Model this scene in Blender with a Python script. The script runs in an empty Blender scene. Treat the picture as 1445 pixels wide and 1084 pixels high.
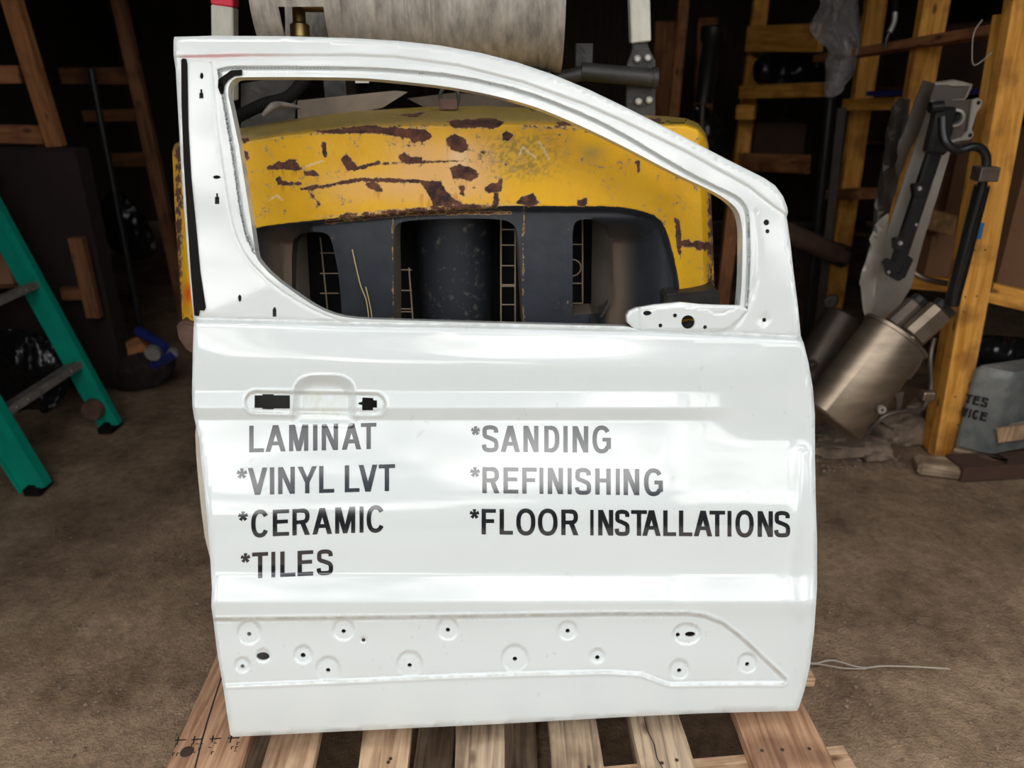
import bpy, bmesh, math, random
import numpy as np
from mathutils import Vector, Matrix, noise as mnoise
from mathutils.geometry import delaunay_2d_cdt

random.seed(7)
rng = np.random.default_rng(7)
SC = bpy.context.scene
C = SC.collection

# ------------------------------------------------------------------ camera, world, light, exposure
PITCH = math.radians(23.0)
FPX = 1092.0
CAMZ = 1.30
cam_d = bpy.data.cameras.new('camera')
cam = bpy.data.objects.new('camera', cam_d)
C.objects.link(cam)
cam.location = (0, 0, CAMZ)
cam.rotation_euler = (math.radians(90) - PITCH, 0, 0)
cam_d.sensor_fit = 'HORIZONTAL'
cam_d.sensor_width = 36.0
cam_d.lens = 36.0 * FPX / 1445.0
cam_d.clip_start = 0.02
cam_d.dof.use_dof = True
cam_d.dof.focus_distance = 1.36
cam_d.dof.aperture_fstop = 3.4
SC.camera = cam

SC.view_settings.view_transform = 'Standard'
SC.view_settings.look = 'None'
SC.view_settings.gamma = 1.0
SC.view_settings.use_curve_mapping = False
SC.view_settings.exposure = 0.0


def build_world():
    w = bpy.data.worlds.new('cloudy_sky')
    SC.world = w
    w.use_nodes = True
    nt = w.node_tree
    nt.nodes.clear()
    N = nt.nodes.new
    L = nt.links.new
    tc = N('ShaderNodeTexCoord')
    mp = N('ShaderNodeMapping')
    mp.inputs['Scale'].default_value = (1.0, 1.0, 2.6)
    mp.inputs['Location'].default_value = (1.35, 0.6, 0.2)
    L(tc.outputs['Generated'], mp.inputs['Vector'])
    n1 = N('ShaderNodeTexNoise')
    n1.inputs['Scale'].default_value = 3.4
    n1.inputs['Detail'].default_value = 7
    n1.inputs['Roughness'].default_value = 0.55
    L(mp.outputs[0], n1.inputs['Vector'])
    r = N('ShaderNodeValToRGB')
    r.color_ramp.elements[0].position = 0.46
    r.color_ramp.elements[0].color = (0.40, 0.52, 0.60, 1)
    r.color_ramp.elements[1].position = 0.59
    r.color_ramp.elements[1].color = (6.6, 6.5, 6.4, 1)
    L(n1.outputs['Fac'], r.inputs['Fac'])
    bg = N('ShaderNodeBackground')
    bg.inputs['Strength'].default_value = 0.78
    L(r.outputs['Color'], bg.inputs['Color'])
    out = N('ShaderNodeOutputWorld')
    L(bg.outputs[0], out.inputs['Surface'])


build_world()
sun_d = bpy.data.lights.new('sun', 'SUN')
sun_d.energy = 0.25
sun_d.angle = math.radians(14)
sun_d.color = (1.0, 0.96, 0.9)
sun = bpy.data.objects.new('sun', sun_d)
C.objects.link(sun)
sun.location = (-2, -3, 5)
sun.rotation_euler = Vector((0.35, 1.0, -1.05)).to_track_quat('-Z', 'Y').to_euler()

# ------------------------------------------------------------------ pixel <-> world helpers (1445 x 1084)
CP, SP = math.cos(PITCH), math.sin(PITCH)
O3 = np.array([0.0, 0.0, CAMZ])


def ray(x, y):
    x = np.asarray(x, float)
    y = np.asarray(y, float)
    a = (x - 722.5) / FPX
    b = (542.0 - y) / FPX
    return np.stack([a, CP + b * SP, -SP + b * CP], -1)


def atY(x, y, Y):
    d = ray(x, y)
    return O3 + d * (np.asarray(Y, float) / d[..., 1])[..., None]


def atZ(x, y, z=0.0):
    d = ray(x, y)
    return O3 + d * ((z - CAMZ) / d[..., 2])[..., None]


def V(p):
    return Vector((float(p[0]), float(p[1]), float(p[2])))


# ------------------------------------------------------------------ materials
MATS = {}


def mat(name, col, rough=0.6, metal=0.0, var=0.15, scale=6.0, bump=0.0, bscale=40.0, col2=None,
        coat=0.0, stretch=None, attr=False, ior=1.5, rvar=0.0, detail=6.0, alpha=None, trans=0.0):
    m = bpy.data.materials.new(name)
    m.use_nodes = True
    nt = m.node_tree
    N = nt.nodes.new
    L = nt.links.new
    b = nt.nodes['Principled BSDF']
    b.inputs['Roughness'].default_value = rough
    b.inputs['Metallic'].default_value = metal
    b.inputs['IOR'].default_value = ior
    b.inputs['Coat Weight'].default_value = coat
    b.inputs['Coat Roughness'].default_value = 0.04
    b.inputs['Transmission Weight'].default_value = trans
    if alpha is not None:
        b.inputs['Alpha'].default_value = alpha
    tc = N('ShaderNodeTexCoord')
    mp = N('ShaderNodeMapping')
    L(tc.outputs['Object'], mp.inputs['Vector'])
    if stretch:
        mp.inputs['Scale'].default_value = stretch
    n = N('ShaderNodeTexNoise')
    n.inputs['Scale'].default_value = scale
    n.inputs['Detail'].default_value = detail
    n.inputs['Roughness'].default_value = 0.6
    L(mp.outputs[0], n.inputs['Vector'])
    rp = N('ShaderNodeValToRGB')
    rp.color_ramp.elements[0].position = 0.3
    rp.color_ramp.elements[1].position = 0.7
    c1 = tuple(max(0, c * (1 - var)) for c in col)
    c2 = col2 if col2 else tuple(min(1, c * (1 + var)) for c in col)
    rp.color_ramp.elements[0].color = (*c1, 1)
    rp.color_ramp.elements[1].color = (*c2, 1)
    L(n.outputs['Fac'], rp.inputs['Fac'])
    src = rp.outputs['Color']
    if attr:
        at = N('ShaderNodeAttribute')
        at.attribute_name = 'Col'
        mx = N('ShaderNodeMix')
        mx.data_type = 'RGBA'
        mx.blend_type = 'MULTIPLY'
        mx.inputs[0].default_value = 1.0
        L(src, mx.inputs[6])
        L(at.outputs['Color'], mx.inputs[7])
        src = mx.outputs[2]
    L(src, b.inputs['Base Color'])
    if rvar:
        mr = N('ShaderNodeMapRange')
        mr.inputs['To Min'].default_value = max(0, rough - rvar)
        mr.inputs['To Max'].default_value = min(1, rough + rvar)
        L(n.outputs['Fac'], mr.inputs['Value'])
        L(mr.outputs[0], b.inputs['Roughness'])
    if bump:
        n2 = N('ShaderNodeTexNoise')
        n2.inputs['Scale'].default_value = bscale
        n2.inputs['Detail'].default_value = 5
        L(mp.outputs[0], n2.inputs['Vector'])
        bp = N('ShaderNodeBump')
        bp.inputs['Strength'].default_value = bump
        bp.inputs['Distance'].default_value = 0.01
        L(n2.outputs['Fac'], bp.inputs['Height'])
        L(bp.outputs[0], b.inputs['Normal'])
    MATS[name] = m
    return m


def wood(name, c1, c2, knots=True, rough=0.75, grain=1.0):
    m = bpy.data.materials.new(name)
    m.use_nodes = True
    nt = m.node_tree
    N = nt.nodes.new
    L = nt.links.new
    b = nt.nodes['Principled BSDF']
    b.inputs['Roughness'].default_value = rough
    tc = N('ShaderNodeTexCoord')
    oi = N('ShaderNodeObjectInfo')
    add = N('ShaderNodeVectorMath')
    add.operation = 'ADD'
    sc = N('ShaderNodeVectorMath')
    sc.operation = 'SCALE'
    cmb = N('ShaderNodeCombineXYZ')
    for k in range(3):
        L(oi.outputs['Random'], cmb.inputs[k])
    L(cmb.outputs[0], sc.inputs[0])
    sc.inputs['Scale'].default_value = 13.0
    L(tc.outputs['Object'], add.inputs[0])
    L(sc.outputs[0], add.inputs[1])
    mp = N('ShaderNodeMapping')
    mp.inputs['Scale'].default_value = (40 * grain, 40 * grain, 2.2)
    L(add.outputs[0], mp.inputs['Vector'])
    n = N('ShaderNodeTexNoise')
    n.inputs['Scale'].default_value = 2.2
    n.inputs['Detail'].default_value = 8
    n.inputs['Distortion'].default_value = 0.6
    L(mp.outputs[0], n.inputs['Vector'])
    rp = N('ShaderNodeValToRGB')
    rp.color_ramp.elements[0].position = 0.32
    rp.color_ramp.elements[0].color = (*c1, 1)
    rp.color_ramp.elements[1].position = 0.62
    rp.color_ramp.elements[1].color = (*c2, 1)
    L(n.outputs['Fac'], rp.inputs['Fac'])
    # blotches and dark knots
    n2 = N('ShaderNodeTexNoise')
    n2.inputs['Scale'].default_value = 7.0
    n2.inputs['Detail'].default_value = 4
    L(add.outputs[0], n2.inputs['Vector'])
    r2 = N('ShaderNodeValToRGB')
    r2.color_ramp.elements[0].position = 0.34
    r2.color_ramp.elements[0].color = (0.42, 0.36, 0.32, 1)
    r2.color_ramp.elements[1].position = 0.5
    r2.color_ramp.elements[1].color = (1, 1, 1, 1)
    L(n2.outputs['Fac'], r2.inputs['Fac'])
    mx = N('ShaderNodeMix')
    mx.data_type = 'RGBA'
    mx.blend_type = 'MULTIPLY'
    mx.inputs[0].default_value = 0.8
    L(rp.outputs['Color'], mx.inputs[6])
    L(r2.outputs['Color'], mx.inputs[7])
    src = mx.outputs[2]
    if knots:
        mk = N('ShaderNodeMapping')
        mk.inputs['Scale'].default_value = (14, 14, 6)
        L(add.outputs[0], mk.inputs['Vector'])
        vo = N('ShaderNodeTexVoronoi')
        vo.inputs['Scale'].default_value = 1.0
        L(mk.outputs[0], vo.inputs['Vector'])
        r3 = N('ShaderNodeValToRGB')
        r3.color_ramp.elements[0].position = 0.06
        r3.color_ramp.elements[0].color = (0.22, 0.13, 0.08, 1)
        r3.color_ramp.elements[1].position = 0.14
        r3.color_ramp.elements[1].color = (1, 1, 1, 1)
        L(vo.outputs['Distance'], r3.inputs['Fac'])
        m2 = N('ShaderNodeMix')
        m2.data_type = 'RGBA'
        m2.blend_type = 'MULTIPLY'
        m2.inputs[0].default_value = 0.9
        L(src, m2.inputs[6])
        L(r3.outputs['Color'], m2.inputs[7])
        src = m2.outputs[2]
    L(src, b.inputs['Base Color'])
    bp = N('ShaderNodeBump')
    bp.inputs['Strength'].default_value = 0.35
    bp.inputs['Distance'].default_value = 0.004
    L(n.outputs['Fac'], bp.inputs['Height'])
    L(bp.outputs[0], b.inputs['Normal'])
    MATS[name] = m
    return m


M_white = mat('white_paint', (0.62, 0.66, 0.655), rough=0.34, var=0.015, scale=3, coat=1.0, attr=True, ior=1.5)
M_white.node_tree.nodes['Principled BSDF'].inputs['Coat IOR'].default_value = 1.62
M_inner = mat('inner_door_shade', (0.20, 0.19, 0.18), rough=0.7, var=0.1)  # colour darkened so the cavity behind the holes reads as shade
M_latch = mat('dusty_inner_paint', (0.50, 0.45, 0.38), rough=0.7, var=0.15)
M_vinyl = mat('black_vinyl', (0.010, 0.010, 0.014), rough=0.10, var=0.1, ior=1.8, coat=0.3)
M_rubber = mat('black_rubber', (0.009, 0.008, 0.007), rough=0.8, var=0.4, bump=0.2, ior=1.2)
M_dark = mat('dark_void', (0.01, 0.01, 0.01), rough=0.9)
def yellow_material():
    m = mat('yellow_paint', (0.97, 0.97, 0.97), rough=0.42, var=0.06, scale=14, attr=True, bump=0.10, bscale=60, col2=(1, 1, 1))
    nt = m.node_tree
    N = nt.nodes.new
    L = nt.links.new
    b = nt.nodes['Principled BSDF']
    base = b.inputs['Base Color'].links[0].from_socket
    at = N('ShaderNodeAttribute')
    at.attribute_name = 'Mask'
    sep = N('ShaderNodeSeparateColor')
    L(at.outputs['Color'], sep.inputs[0])
    tc = N('ShaderNodeTexCoord')

    def nz(sc, det=6, ro=0.6):
        n = N('ShaderNodeTexNoise')
        n.inputs['Scale'].default_value = sc
        n.inputs['Detail'].default_value = det
        n.inputs['Roughness'].default_value = ro
        L(tc.outputs['Object'], n.inputs['Vector'])
        return n.outputs['Fac']

    def thresh(chan, nf, amp, width=0.04, shift=0.0):
        a = N('ShaderNodeMath')
        a.operation = 'MULTIPLY_ADD'
        L(nf, a.inputs[0])
        a.inputs[1].default_value = amp
        L(chan, a.inputs[2])
        r = N('ShaderNodeMapRange')
        L(a.outputs[0], r.inputs['Value'])
        r.inputs['From Min'].default_value = 0.5 + amp * 0.5 - width - shift
        r.inputs['From Max'].default_value = 0.5 + amp * 0.5 + width - shift
        return r.outputs[0]

    def mixc(f, c1, c2):
        x = N('ShaderNodeMix')
        x.data_type = 'RGBA'
        L(f, x.inputs[0])
        for i_, c_ in ((6, c1), (7, c2)):
            if isinstance(c_, tuple):
                x.inputs[i_].default_value = c_
            else:
                L(c_, x.inputs[i_])
        return x.outputs[2]
    fb = thresh(sep.outputs[1], nz(70, 7, .65), 0.5)
    nr_ = nz(85, 8, .70)
    fr = thresh(sep.outputs[0], nr_, 1.15)
    fh = thresh(sep.outputs[0], nr_, 1.15, 0.03, 0.07)
    blk = mixc(nz(26, 6), (0.016, 0.019, 0.025, 1), (0.050, 0.056, 0.068, 1))
    dst = mixc(sep.outputs[2], blk, (0.25, 0.18, 0.125, 1))
    c = mixc(fb, base, dst)
    c = mixc(fh, c, (0.52, 0.33, 0.12, 1))
    rr = N('ShaderNodeValToRGB')
    rr.color_ramp.elements[0].position = 0.35
    rr.color_ramp.elements[0].color = (0.024, 0.010, 0.010, 1)
    rr.color_ramp.elements[1].position = 0.72
    rr.color_ramp.elements[1].color = (0.19, 0.07, 0.035, 1)
    L(nz(45, 6, .7), rr.inputs['Fac'])
    c = mixc(fr, c, rr.outputs[0])
    L(c, b.inputs['Base Color'])
    ro = N('ShaderNodeMapRange')
    ro.inputs['To Min'].default_value = 0.40
    ro.inputs['To Max'].default_value = 0.85
    L(fr, ro.inputs['Value'])
    L(ro.outputs[0], b.inputs['Roughness'])
    return m


M_yellow = yellow_material()
M_blackcast = mat('black_cast_metal', (0.035, 0.040, 0.052), rough=0.5, var=0.35, scale=12, bump=0.25, bscale=70, rvar=0.12)
M_tanplate = mat('dusty_metal', (0.20, 0.16, 0.125), rough=0.85, var=0.3, scale=9)
M_tanlat = mat('dusty_lattice', (0.42, 0.32, 0.22), rough=0.8, var=0.2)
M_alu = mat('weathered_aluminium', (0.42, 0.385, 0.34), rough=0.5, metal=0.4, var=0.42, scale=34, bump=0.2, bscale=90, rvar=0.12, stretch=(1.6, 0.5, 0.5), detail=9)
M_brass = mat('brass', (0.35, 0.24, 0.10), rough=0.4, metal=0.9, var=0.3)
M_creampost = mat('cream_paint', (0.62, 0.60, 0.52), rough=0.5, var=0.12, scale=20, stretch=(3, 3, 1))
M_red = mat('red_tape', (0.75, 0.03, 0.07), rough=0.5, var=0.1)
M_iron = mat('dark_iron', (0.045, 0.042, 0.038), rough=0.5, metal=0.4, var=0.4, scale=18, bump=0.3)
M_bolt = mat('zinc_bolt', (0.55, 0.53, 0.48), rough=0.4, metal=0.6, var=0.2)
M_green = mat('green_fibreglass', (0.0, 0.30, 0.205), rough=0.45, var=0.18, scale=8, bump=0.08)
M_step = mat('worn_aluminium_step', (0.22, 0.19, 0.165), rough=0.6, metal=0.2, var=0.4, scale=25)
M_wood = wood('weathered_pine', (0.31, 0.175, 0.095), (0.64, 0.43, 0.27))
M_woodr = wood('reddish_pine', (0.27, 0.125, 0.065), (0.54, 0.32, 0.19))
M_wood2 = wood('old_grey_pine', (0.21, 0.145, 0.10), (0.57, 0.42, 0.28))
M_woodo = wood('orange_pine', (0.66, 0.26, 0.025), (0.95, 0.47, 0.095), grain=0.6)
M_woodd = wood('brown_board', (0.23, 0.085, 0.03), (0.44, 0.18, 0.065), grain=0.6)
M_woodshade = wood('shaded_brown_board', (0.12, 0.045, 0.018), (0.24, 0.10, 0.04), grain=0.6)  # darker copy of the brown board, shade of the back put into its colour
M_shroud = mat('speckled_black_metal', (0.030, 0.034, 0.042), rough=0.5, var=0.2, scale=55, col2=(0.16, 0.145, 0.12), detail=3)
M_shroud.node_tree.nodes['Color Ramp'].color_ramp.elements[0].position = 0.57
M_shroud.node_tree.nodes['Color Ramp'].color_ramp.elements[1].position = 0.74
M_osb = mat('strand_board', (0.33, 0.18, 0.07), rough=0.8, var=0.45, scale=35, bump=0.4)
M_card = mat('cardboard', (0.33, 0.165, 0.085), rough=0.9, var=0.12, scale=4)
M_cardd = mat('shaded_cardboard', (0.09, 0.045, 0.03), rough=0.9, var=0.2, scale=4)  # cardboard colour darkened to carry the shade deep in the shed
M_cardshade = mat('shade_black_cardboard', (0.022, 0.012, 0.010), rough=0.95, var=0.3)  # near-black colour carries the deep shade at the back left
M_steel = mat('stainless_steel', (0.33, 0.26, 0.195), rough=0.40, metal=0.8, var=0.35, scale=5, rvar=0.1, bump=0.04, stretch=(1, 1, 4))
M_steeld = mat('sooty_steel', (0.14, 0.11, 0.09), rough=0.45, metal=0.6, var=0.35, scale=9, rvar=0.1)
M_shield = mat('heat_shield_metal', (0.42, 0.38, 0.33), rough=0.5, metal=0.35, var=0.2, scale=5, bump=0.06, bscale=20)
M_shieldd = mat('dull_shield_metal', (0.13, 0.11, 0.095), rough=0.5, metal=0.4, var=0.3, scale=6, bump=0.1)
M_blk = mat('black_painted_steel', (0.014, 0.014, 0.015), rough=0.33, var=0.3, scale=15, bump=0.1)
M_rustpipe = mat('rusty_pipe', (0.09, 0.05, 0.04), rough=0.7, var=0.4, scale=18, col2=(0.17, 0.085, 0.055), bump=0.3)
M_plastic = mat('black_plastic_film', (0.012, 0.012, 0.014), rough=0.12, var=0.2, bump=1.0, bscale=26, ior=1.6)
M_clear = mat('clear_plastic_film', (0.36, 0.33, 0.32), rough=0.13, var=0.6, scale=16, bump=0.6, bscale=30, alpha=0.52, ior=1.7)
M_can = mat('grey_blue_tin', (0.15, 0.18, 0.19), rough=0.5, metal=0.2, var=0.35, scale=12, col2=(0.30, 0.30, 0.275), rvar=0.1)
M_stone = mat('dusty_stone', (0.24, 0.175, 0.125), rough=0.95, var=0.4, scale=16, bump=1.0, bscale=40)
M_blue = mat('blue_plastic', (0.02, 0.03, 0.18), rough=0.4, var=0.3)
M_label = mat('blue_label', (0.03, 0.16, 0.40), rough=0.5, var=0.1)
M_straw = mat('dry_straw', (0.62, 0.48, 0.20), rough=0.7, var=0.2)
M_wire = mat('pale_wire', (0.42, 0.36, 0.30), rough=0.6, var=0.2)
M_nail = mat('rusty_nail', (0.07, 0.045, 0.035), rough=0.6, metal=0.4)
M_ink = mat('stamp_ink', (0.02, 0.015, 0.012), rough=0.9, var=0.3)


# ------------------------------------------------------------------ object helpers
def link_mesh(name, me, m, parent=None, smooth=False):
    o = bpy.data.objects.new(name, me)
    C.objects.link(o)
    if m is not None:
        me.materials.append(m)
    if smooth:
        for p in me.polygons:
            p.use_smooth = True
    if parent is not None:
        o.parent = parent
        o.matrix_parent_inverse = WINV(parent)
    return o


def WINV(p):
    mw = Matrix.Translation(p.location)
    q = p.parent
    if q is not None and p.type == 'EMPTY':
        pass
    return PW.get(p.name, Matrix.Translation(p.location)).inverted()


PW = {}   # world matrices of parents


def reg(o, M):
    PW[o.name] = M
    return o


def thing(name, label, cat, loc, group=None):
    o = bpy.data.objects.new(name, None)
    C.objects.link(o)
    o.empty_display_size = 0.1
    o.location = V(loc)
    o['label'] = label
    o['category'] = cat
    if group:
        o['group'] = group
    PW[o.name] = Matrix.Translation(V(loc))
    return o


def tag(o, label, cat, group=None, kind=None):
    o['label'] = label
    if cat:
        o['category'] = cat
    if group:
        o['group'] = group
    if kind:
        o['kind'] = kind
    return o


def finish(name, bm, m, parent=None, smooth=False, origin=None, rot=None):
    """bm in world coordinates -> object whose origin is at `origin` (default: centre of its base)"""
    me = bpy.data.meshes.new(name)
    if origin is None:
        xs = [v.co.copy() for v in bm.verts]
        lo = Vector((min(v.x for v in xs), min(v.y for v in xs), min(v.z for v in xs)))
        hi = Vector((max(v.x for v in xs), max(v.y for v in xs), max(v.z for v in xs)))
        origin = Vector(((lo.x + hi.x) / 2, (lo.y + hi.y) / 2, lo.z))
    M = Matrix.Translation(origin)
    if rot is not None:
        M = M @ rot
    bm.transform(M.inverted())
    bmesh.ops.recalc_face_normals(bm, faces=bm.faces)
    bm.to_mesh(me)
    bm.free()
    o = link_mesh(name, me, m, None, smooth)
    if parent is not None:
        o.parent = parent
        o.matrix_parent_inverse = PW[parent.name].inverted()
    o.matrix_basis = M
    PW[o.name] = M
    if smooth:
        try:
            me.set_sharp_from_angle(angle=math.radians(40))
        except Exception:
            pass
    return o


def bm_box(bm, c, s, R=None, bev=0.0):
    r = bmesh.ops.create_cube(bm, size=1.0)
    vs = r['verts']
    M = Matrix.Translation(V(c)) @ (R.to_4x4() if R is not None else Matrix.Identity(4)) @ Matrix.Diagonal((s[0], s[1], s[2], 1))
    bmesh.ops.transform(bm, matrix=M, verts=vs)
    if bev > 0:
        es = list({e for v in vs for e in v.link_edges})
        bmesh.ops.bevel(bm, geom=es, offset=bev, segments=2, affect='EDGES', profile=0.5)
    return bm


def box(name, c, s, m, parent=None, R=None, bev=0.002):
    bm = bmesh.new()
    bm_box(bm, c, s, R, bev)
    return finish(name, bm, m, parent)


def beam(name, p0, p1, w, t, m, parent=None, side=(1, 0, 0), bev=0.002, jitter=0.0):
    """timber/box section from p0 to p1, local Z along the length (so the grain follows it)"""
    p0, p1 = V(p0), V(p1)
    z = (p1 - p0)
    ln = z.length
    z.normalize()
    x = Vector(side)
    x = (x - z * x.dot(z)).normalized()
    y = z.cross(x)
    R = Matrix((x, y, z)).transposed().to_4x4()
    bm = bmesh.new()
    bm_box(bm, (0, 0, ln / 2), (w, t, ln), None, 0)
    if jitter:
        bmesh.ops.subdivide_edges(bm, edges=[e for e in bm.edges if abs((e.verts[0].co - e.verts[1].co).z) > ln * 0.5], cuts=6, use_grid_fill=True)
        for v in bm.verts:
            k = v.co.z * 9
            v.co.x += jitter * math.sin(k + ln * 7) * (1 if v.co.x > 0 else -0.7)
    if bev:
        bmesh.ops.bevel(bm, geom=[e for e in bm.edges if e.calc_face_angle(0) > 0.8], offset=bev, segments=1, affect='EDGES')
    M = Matrix.Translation(p0) @ R
    bm.transform(M)
    return finish(name, bm, m, parent, origin=p0, rot=R)


def tube_bm(bm, pts, r, n=12, cap=True, closed=False):
    pts = [V(p) for p in pts]
    rs = r if isinstance(r, (list, tuple)) else [r] * len(pts)
    rings = []
    up = None
    for i, p in enumerate(pts):
        a = pts[i - 1] if i > 0 else (pts[-1] if closed else p)
        b = pts[i + 1] if i < len(pts) - 1 else (pts[0] if closed else p)
        d = (b - a).normalized()
        if up is None:
            up = Vector((0, 0, 1)) if abs(d.z) < 0.9 else Vector((1, 0, 0))
        x = (up - d * up.dot(d)).normalized()
        up = x
        y = d.cross(x)
        rings.append([bm.verts.new(p + (x * math.cos(2 * math.pi * k / n) + y * math.sin(2 * math.pi * k / n)) * rs[i]) for k in range(n)])
    m = len(rings)
    for i in range(m if closed else m - 1):
        A, B = rings[i], rings[(i + 1) % m]
        for k in range(n):
            bm.faces.new((A[k], A[(k + 1) % n], B[(k + 1) % n], B[k]))
    if cap and not closed:
        bm.faces.new(rings[0])
        bm.faces.new(rings[-1])
    return bm


def smooth_path(pts, sub=6):
    P = [np.array(p, float) for p in pts]
    out = []
    for i in range(len(P) - 1):
        p0 = P[max(i - 1, 0)]
        p1, p2 = P[i], P[i + 1]
        p3 = P[min(i + 2, len(P) - 1)]
        for k in range(sub):
            t = k / sub
            out.append(0.5 * ((2 * p1) + (-p0 + p2) * t + (2 * p0 - 5 * p1 + 4 * p2 - p3) * t * t + (-p0 + 3 * p1 - 3 * p2 + p3) * t ** 3))
    out.append(P[-1])
    return out


def tube(name, pts, r, m, parent=None, n=12, sub=0, closed=False):
    bm = bmesh.new()
    if sub:
        k0 = len(pts)
        pts = smooth_path(pts, sub)
        if isinstance(r, (list, tuple)):
            r = list(np.interp(np.linspace(0, k0 - 1, len(pts)), range(k0), r))
    tube_bm(bm, pts, r, n, closed=closed)
    return finish(name, bm, m, parent, smooth=True)


def lathe_bm(bm, prof, p0, axis, n=40, cap=True):
    """prof: list of (distance along axis, radius)"""
    a = V(axis).normalized()
    u = Vector((0, 0, 1)) if abs(a.z) < 0.9 else Vector((1, 0, 0))
    x = (u - a * u.dot(a)).normalized()
    y = a.cross(x)
    rings = []
    for s, r in prof:
        c = V(p0) + a * s
        rings.append([bm.verts.new(c + (x * math.cos(2 * math.pi * k / n) + y * math.sin(2 * math.pi * k / n)) * r) for k in range(n)])
    for A, B in zip(rings, rings[1:]):
        for k in range(n):
            bm.faces.new((A[k], A[(k + 1) % n], B[(k + 1) % n], B[k]))
    if cap:
        bm.faces.new(rings[0])
        bm.faces.new(rings[-1])
    return rings


def lathe(name, prof, p0, axis, m, parent=None, n=40, cap=True):
    bm = bmesh.new()
    lathe_bm(bm, prof, p0, axis, n, cap)
    return finish(name, bm, m, parent, smooth=True)


def plate(name, px, Y, th, m, parent=None, fn=None, bev=0.0, smooth=False, back=(0, 1, 0)):
    """a flat or bent sheet standing in the scene: outline seen from the front at distance Y (number or per-point list)"""
    bm = bmesh.new()
    Ys = Y if isinstance(Y, (list, tuple)) else [Y] * len(px)
    a = [V(atY(x, y, yy)) for (x, y), yy in zip(px, Ys)]
    f = bm.faces.new([bm.verts.new(p) for p in a])
    if f.normal.y > 0:
        f.normal_flip()
    r = bmesh.ops.extrude_face_region(bm, geom=[f])
    nv = [e for e in r['geom'] if isinstance(e, bmesh.types.BMVert)]
    bmesh.ops.translate(bm, vec=V(back) * th, verts=nv)
    if bev:
        bmesh.ops.bevel(bm, geom=[e for e in bm.edges if e.calc_face_angle(0) > 0.8], offset=bev, segments=2, affect='EDGES')
    bmesh.ops.triangulate(bm, faces=[f for f in bm.faces if len(f.verts) > 4])
    return finish(name, bm, m, parent, smooth=smooth)


# ------------------------------------------------------------------ 2D helpers for sheet-metal surfaces
def sm(a, b, t):
    u = np.clip((np.asarray(t, float) - a) / (b - a), 0, 1)
    return u * u * (3 - 2 * u)


def inside(P, poly):
    x, y = P[:, 0], P[:, 1]
    poly = np.asarray(poly, float)
    r = np.zeros(len(P), bool)
    x0, y0 = poly[:, 0], poly[:, 1]
    x1, y1 = np.roll(x0, -1), np.roll(y0, -1)
    for a, b, c, d in zip(x0, y0, x1, y1):
        if b == d:
            continue
        hit = ((b > y) != (d > y)) & (x < (c - a) * (y - b) / (d - b) + a)
        r ^= hit
    return r


def dist(P, line, closed=False):
    """distance from points to a polyline"""
    line = np.asarray(line, float)
    A = line
    B = np.roll(line, -1, 0)
    if not closed:
        A, B = A[:-1], B[:-1]
    out = np.full(len(P), 1e9)
    for a, b in zip(A, B):
        ab = b - a
        L2 = (ab ** 2).sum() + 1e-12
        t = np.clip(((P - a) @ ab) / L2, 0, 1)
        d = np.hypot(*(P - (a + t[:, None] * ab)).T)
        out = np.minimum(out, d)
    return out


def densify(poly, step, closed=True):
    out = []
    n = len(poly)
    for i in range(n if closed else n - 1):
        a = np.array(poly[i], float)
        b = np.array(poly[(i + 1) % n], float)
        k = max(1, int(round(np.hypot(*(b - a)) / step)))
        for j in range(k):
            out.append(tuple(a + (b - a) * j / k))
    if not closed:
        out.append(tuple(poly[-1]))
    return out


def chaikin(poly, it=2, closed=False):
    P = [np.array(p, float) for p in poly]
    for _ in range(it):
        Q = [] if closed else [P[0]]
        n = len(P)
        for i in range(n if closed else n - 1):
            a, b = P[i], P[(i + 1) % n]
            Q += [a * .75 + b * .25, a * .25 + b * .75]
        if not closed:
            Q.append(P[-1])
        P = Q
    return [tuple(p) for p in P]


def circ(cx, cy, rx, ry=None, n=14):
    ry = ry or rx
    return [(cx + rx * math.cos(2 * math.pi * k / n), cy + ry * math.sin(2 * math.pi * k / n)) for k in range(n)]


def triangulate(outer, holes, grids, unions=None):
    """constrained triangulation of outer minus holes (or of a union of polygons) with interior grid points"""
    loops = (unions if unions else [outer] + holes)
    pts = []
    edges = []
    for lp in loops:
        s = len(pts)
        pts += [tuple(p) for p in lp]
        edges += [(s + i, s + (i + 1) % len(lp)) for i in range(len(lp))]
    bd = np.array(pts)
    if grids is not None and len(grids):
        G = np.array(grids, float)
        if unions:
            ok = np.zeros(len(G), bool)
            for u in unions:
                ok |= inside(G, u)
        else:
            ok = inside(G, outer)
            for h in holes:
                ok &= ~inside(G, h)
        G = G[ok]
        # keep clear of boundaries
        mind = np.full(len(G), 1e9)
        for lp in loops:
            lo = np.min(lp, 0) - 3
            hi = np.max(lp, 0) + 3
            near = np.where((G[:, 0] > lo[0]) & (G[:, 0] < hi[0]) & (G[:, 1] > lo[1]) & (G[:, 1] < hi[1]))[0]
            if len(near):
                mind[near] = np.minimum(mind[near], dist(G[near], lp, True))
        G = G[mind > 0.7]
        pts += [tuple(p) for p in G]
    v, e, f, *_ = delaunay_2d_cdt([Vector(p) for p in pts], edges, [], 0, 1e-5, False)
    v = np.array([(a.x, a.y) for a in v])
    f = np.array(f)
    cen = v[f].mean(1)
    if unions:
        ok = np.zeros(len(f), bool)
        for u in unions:
            ok |= inside(cen, u)
    else:
        ok = inside(cen, outer)
        for h in holes:
            ok &= ~inside(cen, h)
    f = f[ok]
    used = np.unique(f)
    mp = -np.ones(len(v), int)
    mp[used] = np.arange(len(used))
    return v[used], mp[f]


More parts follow.
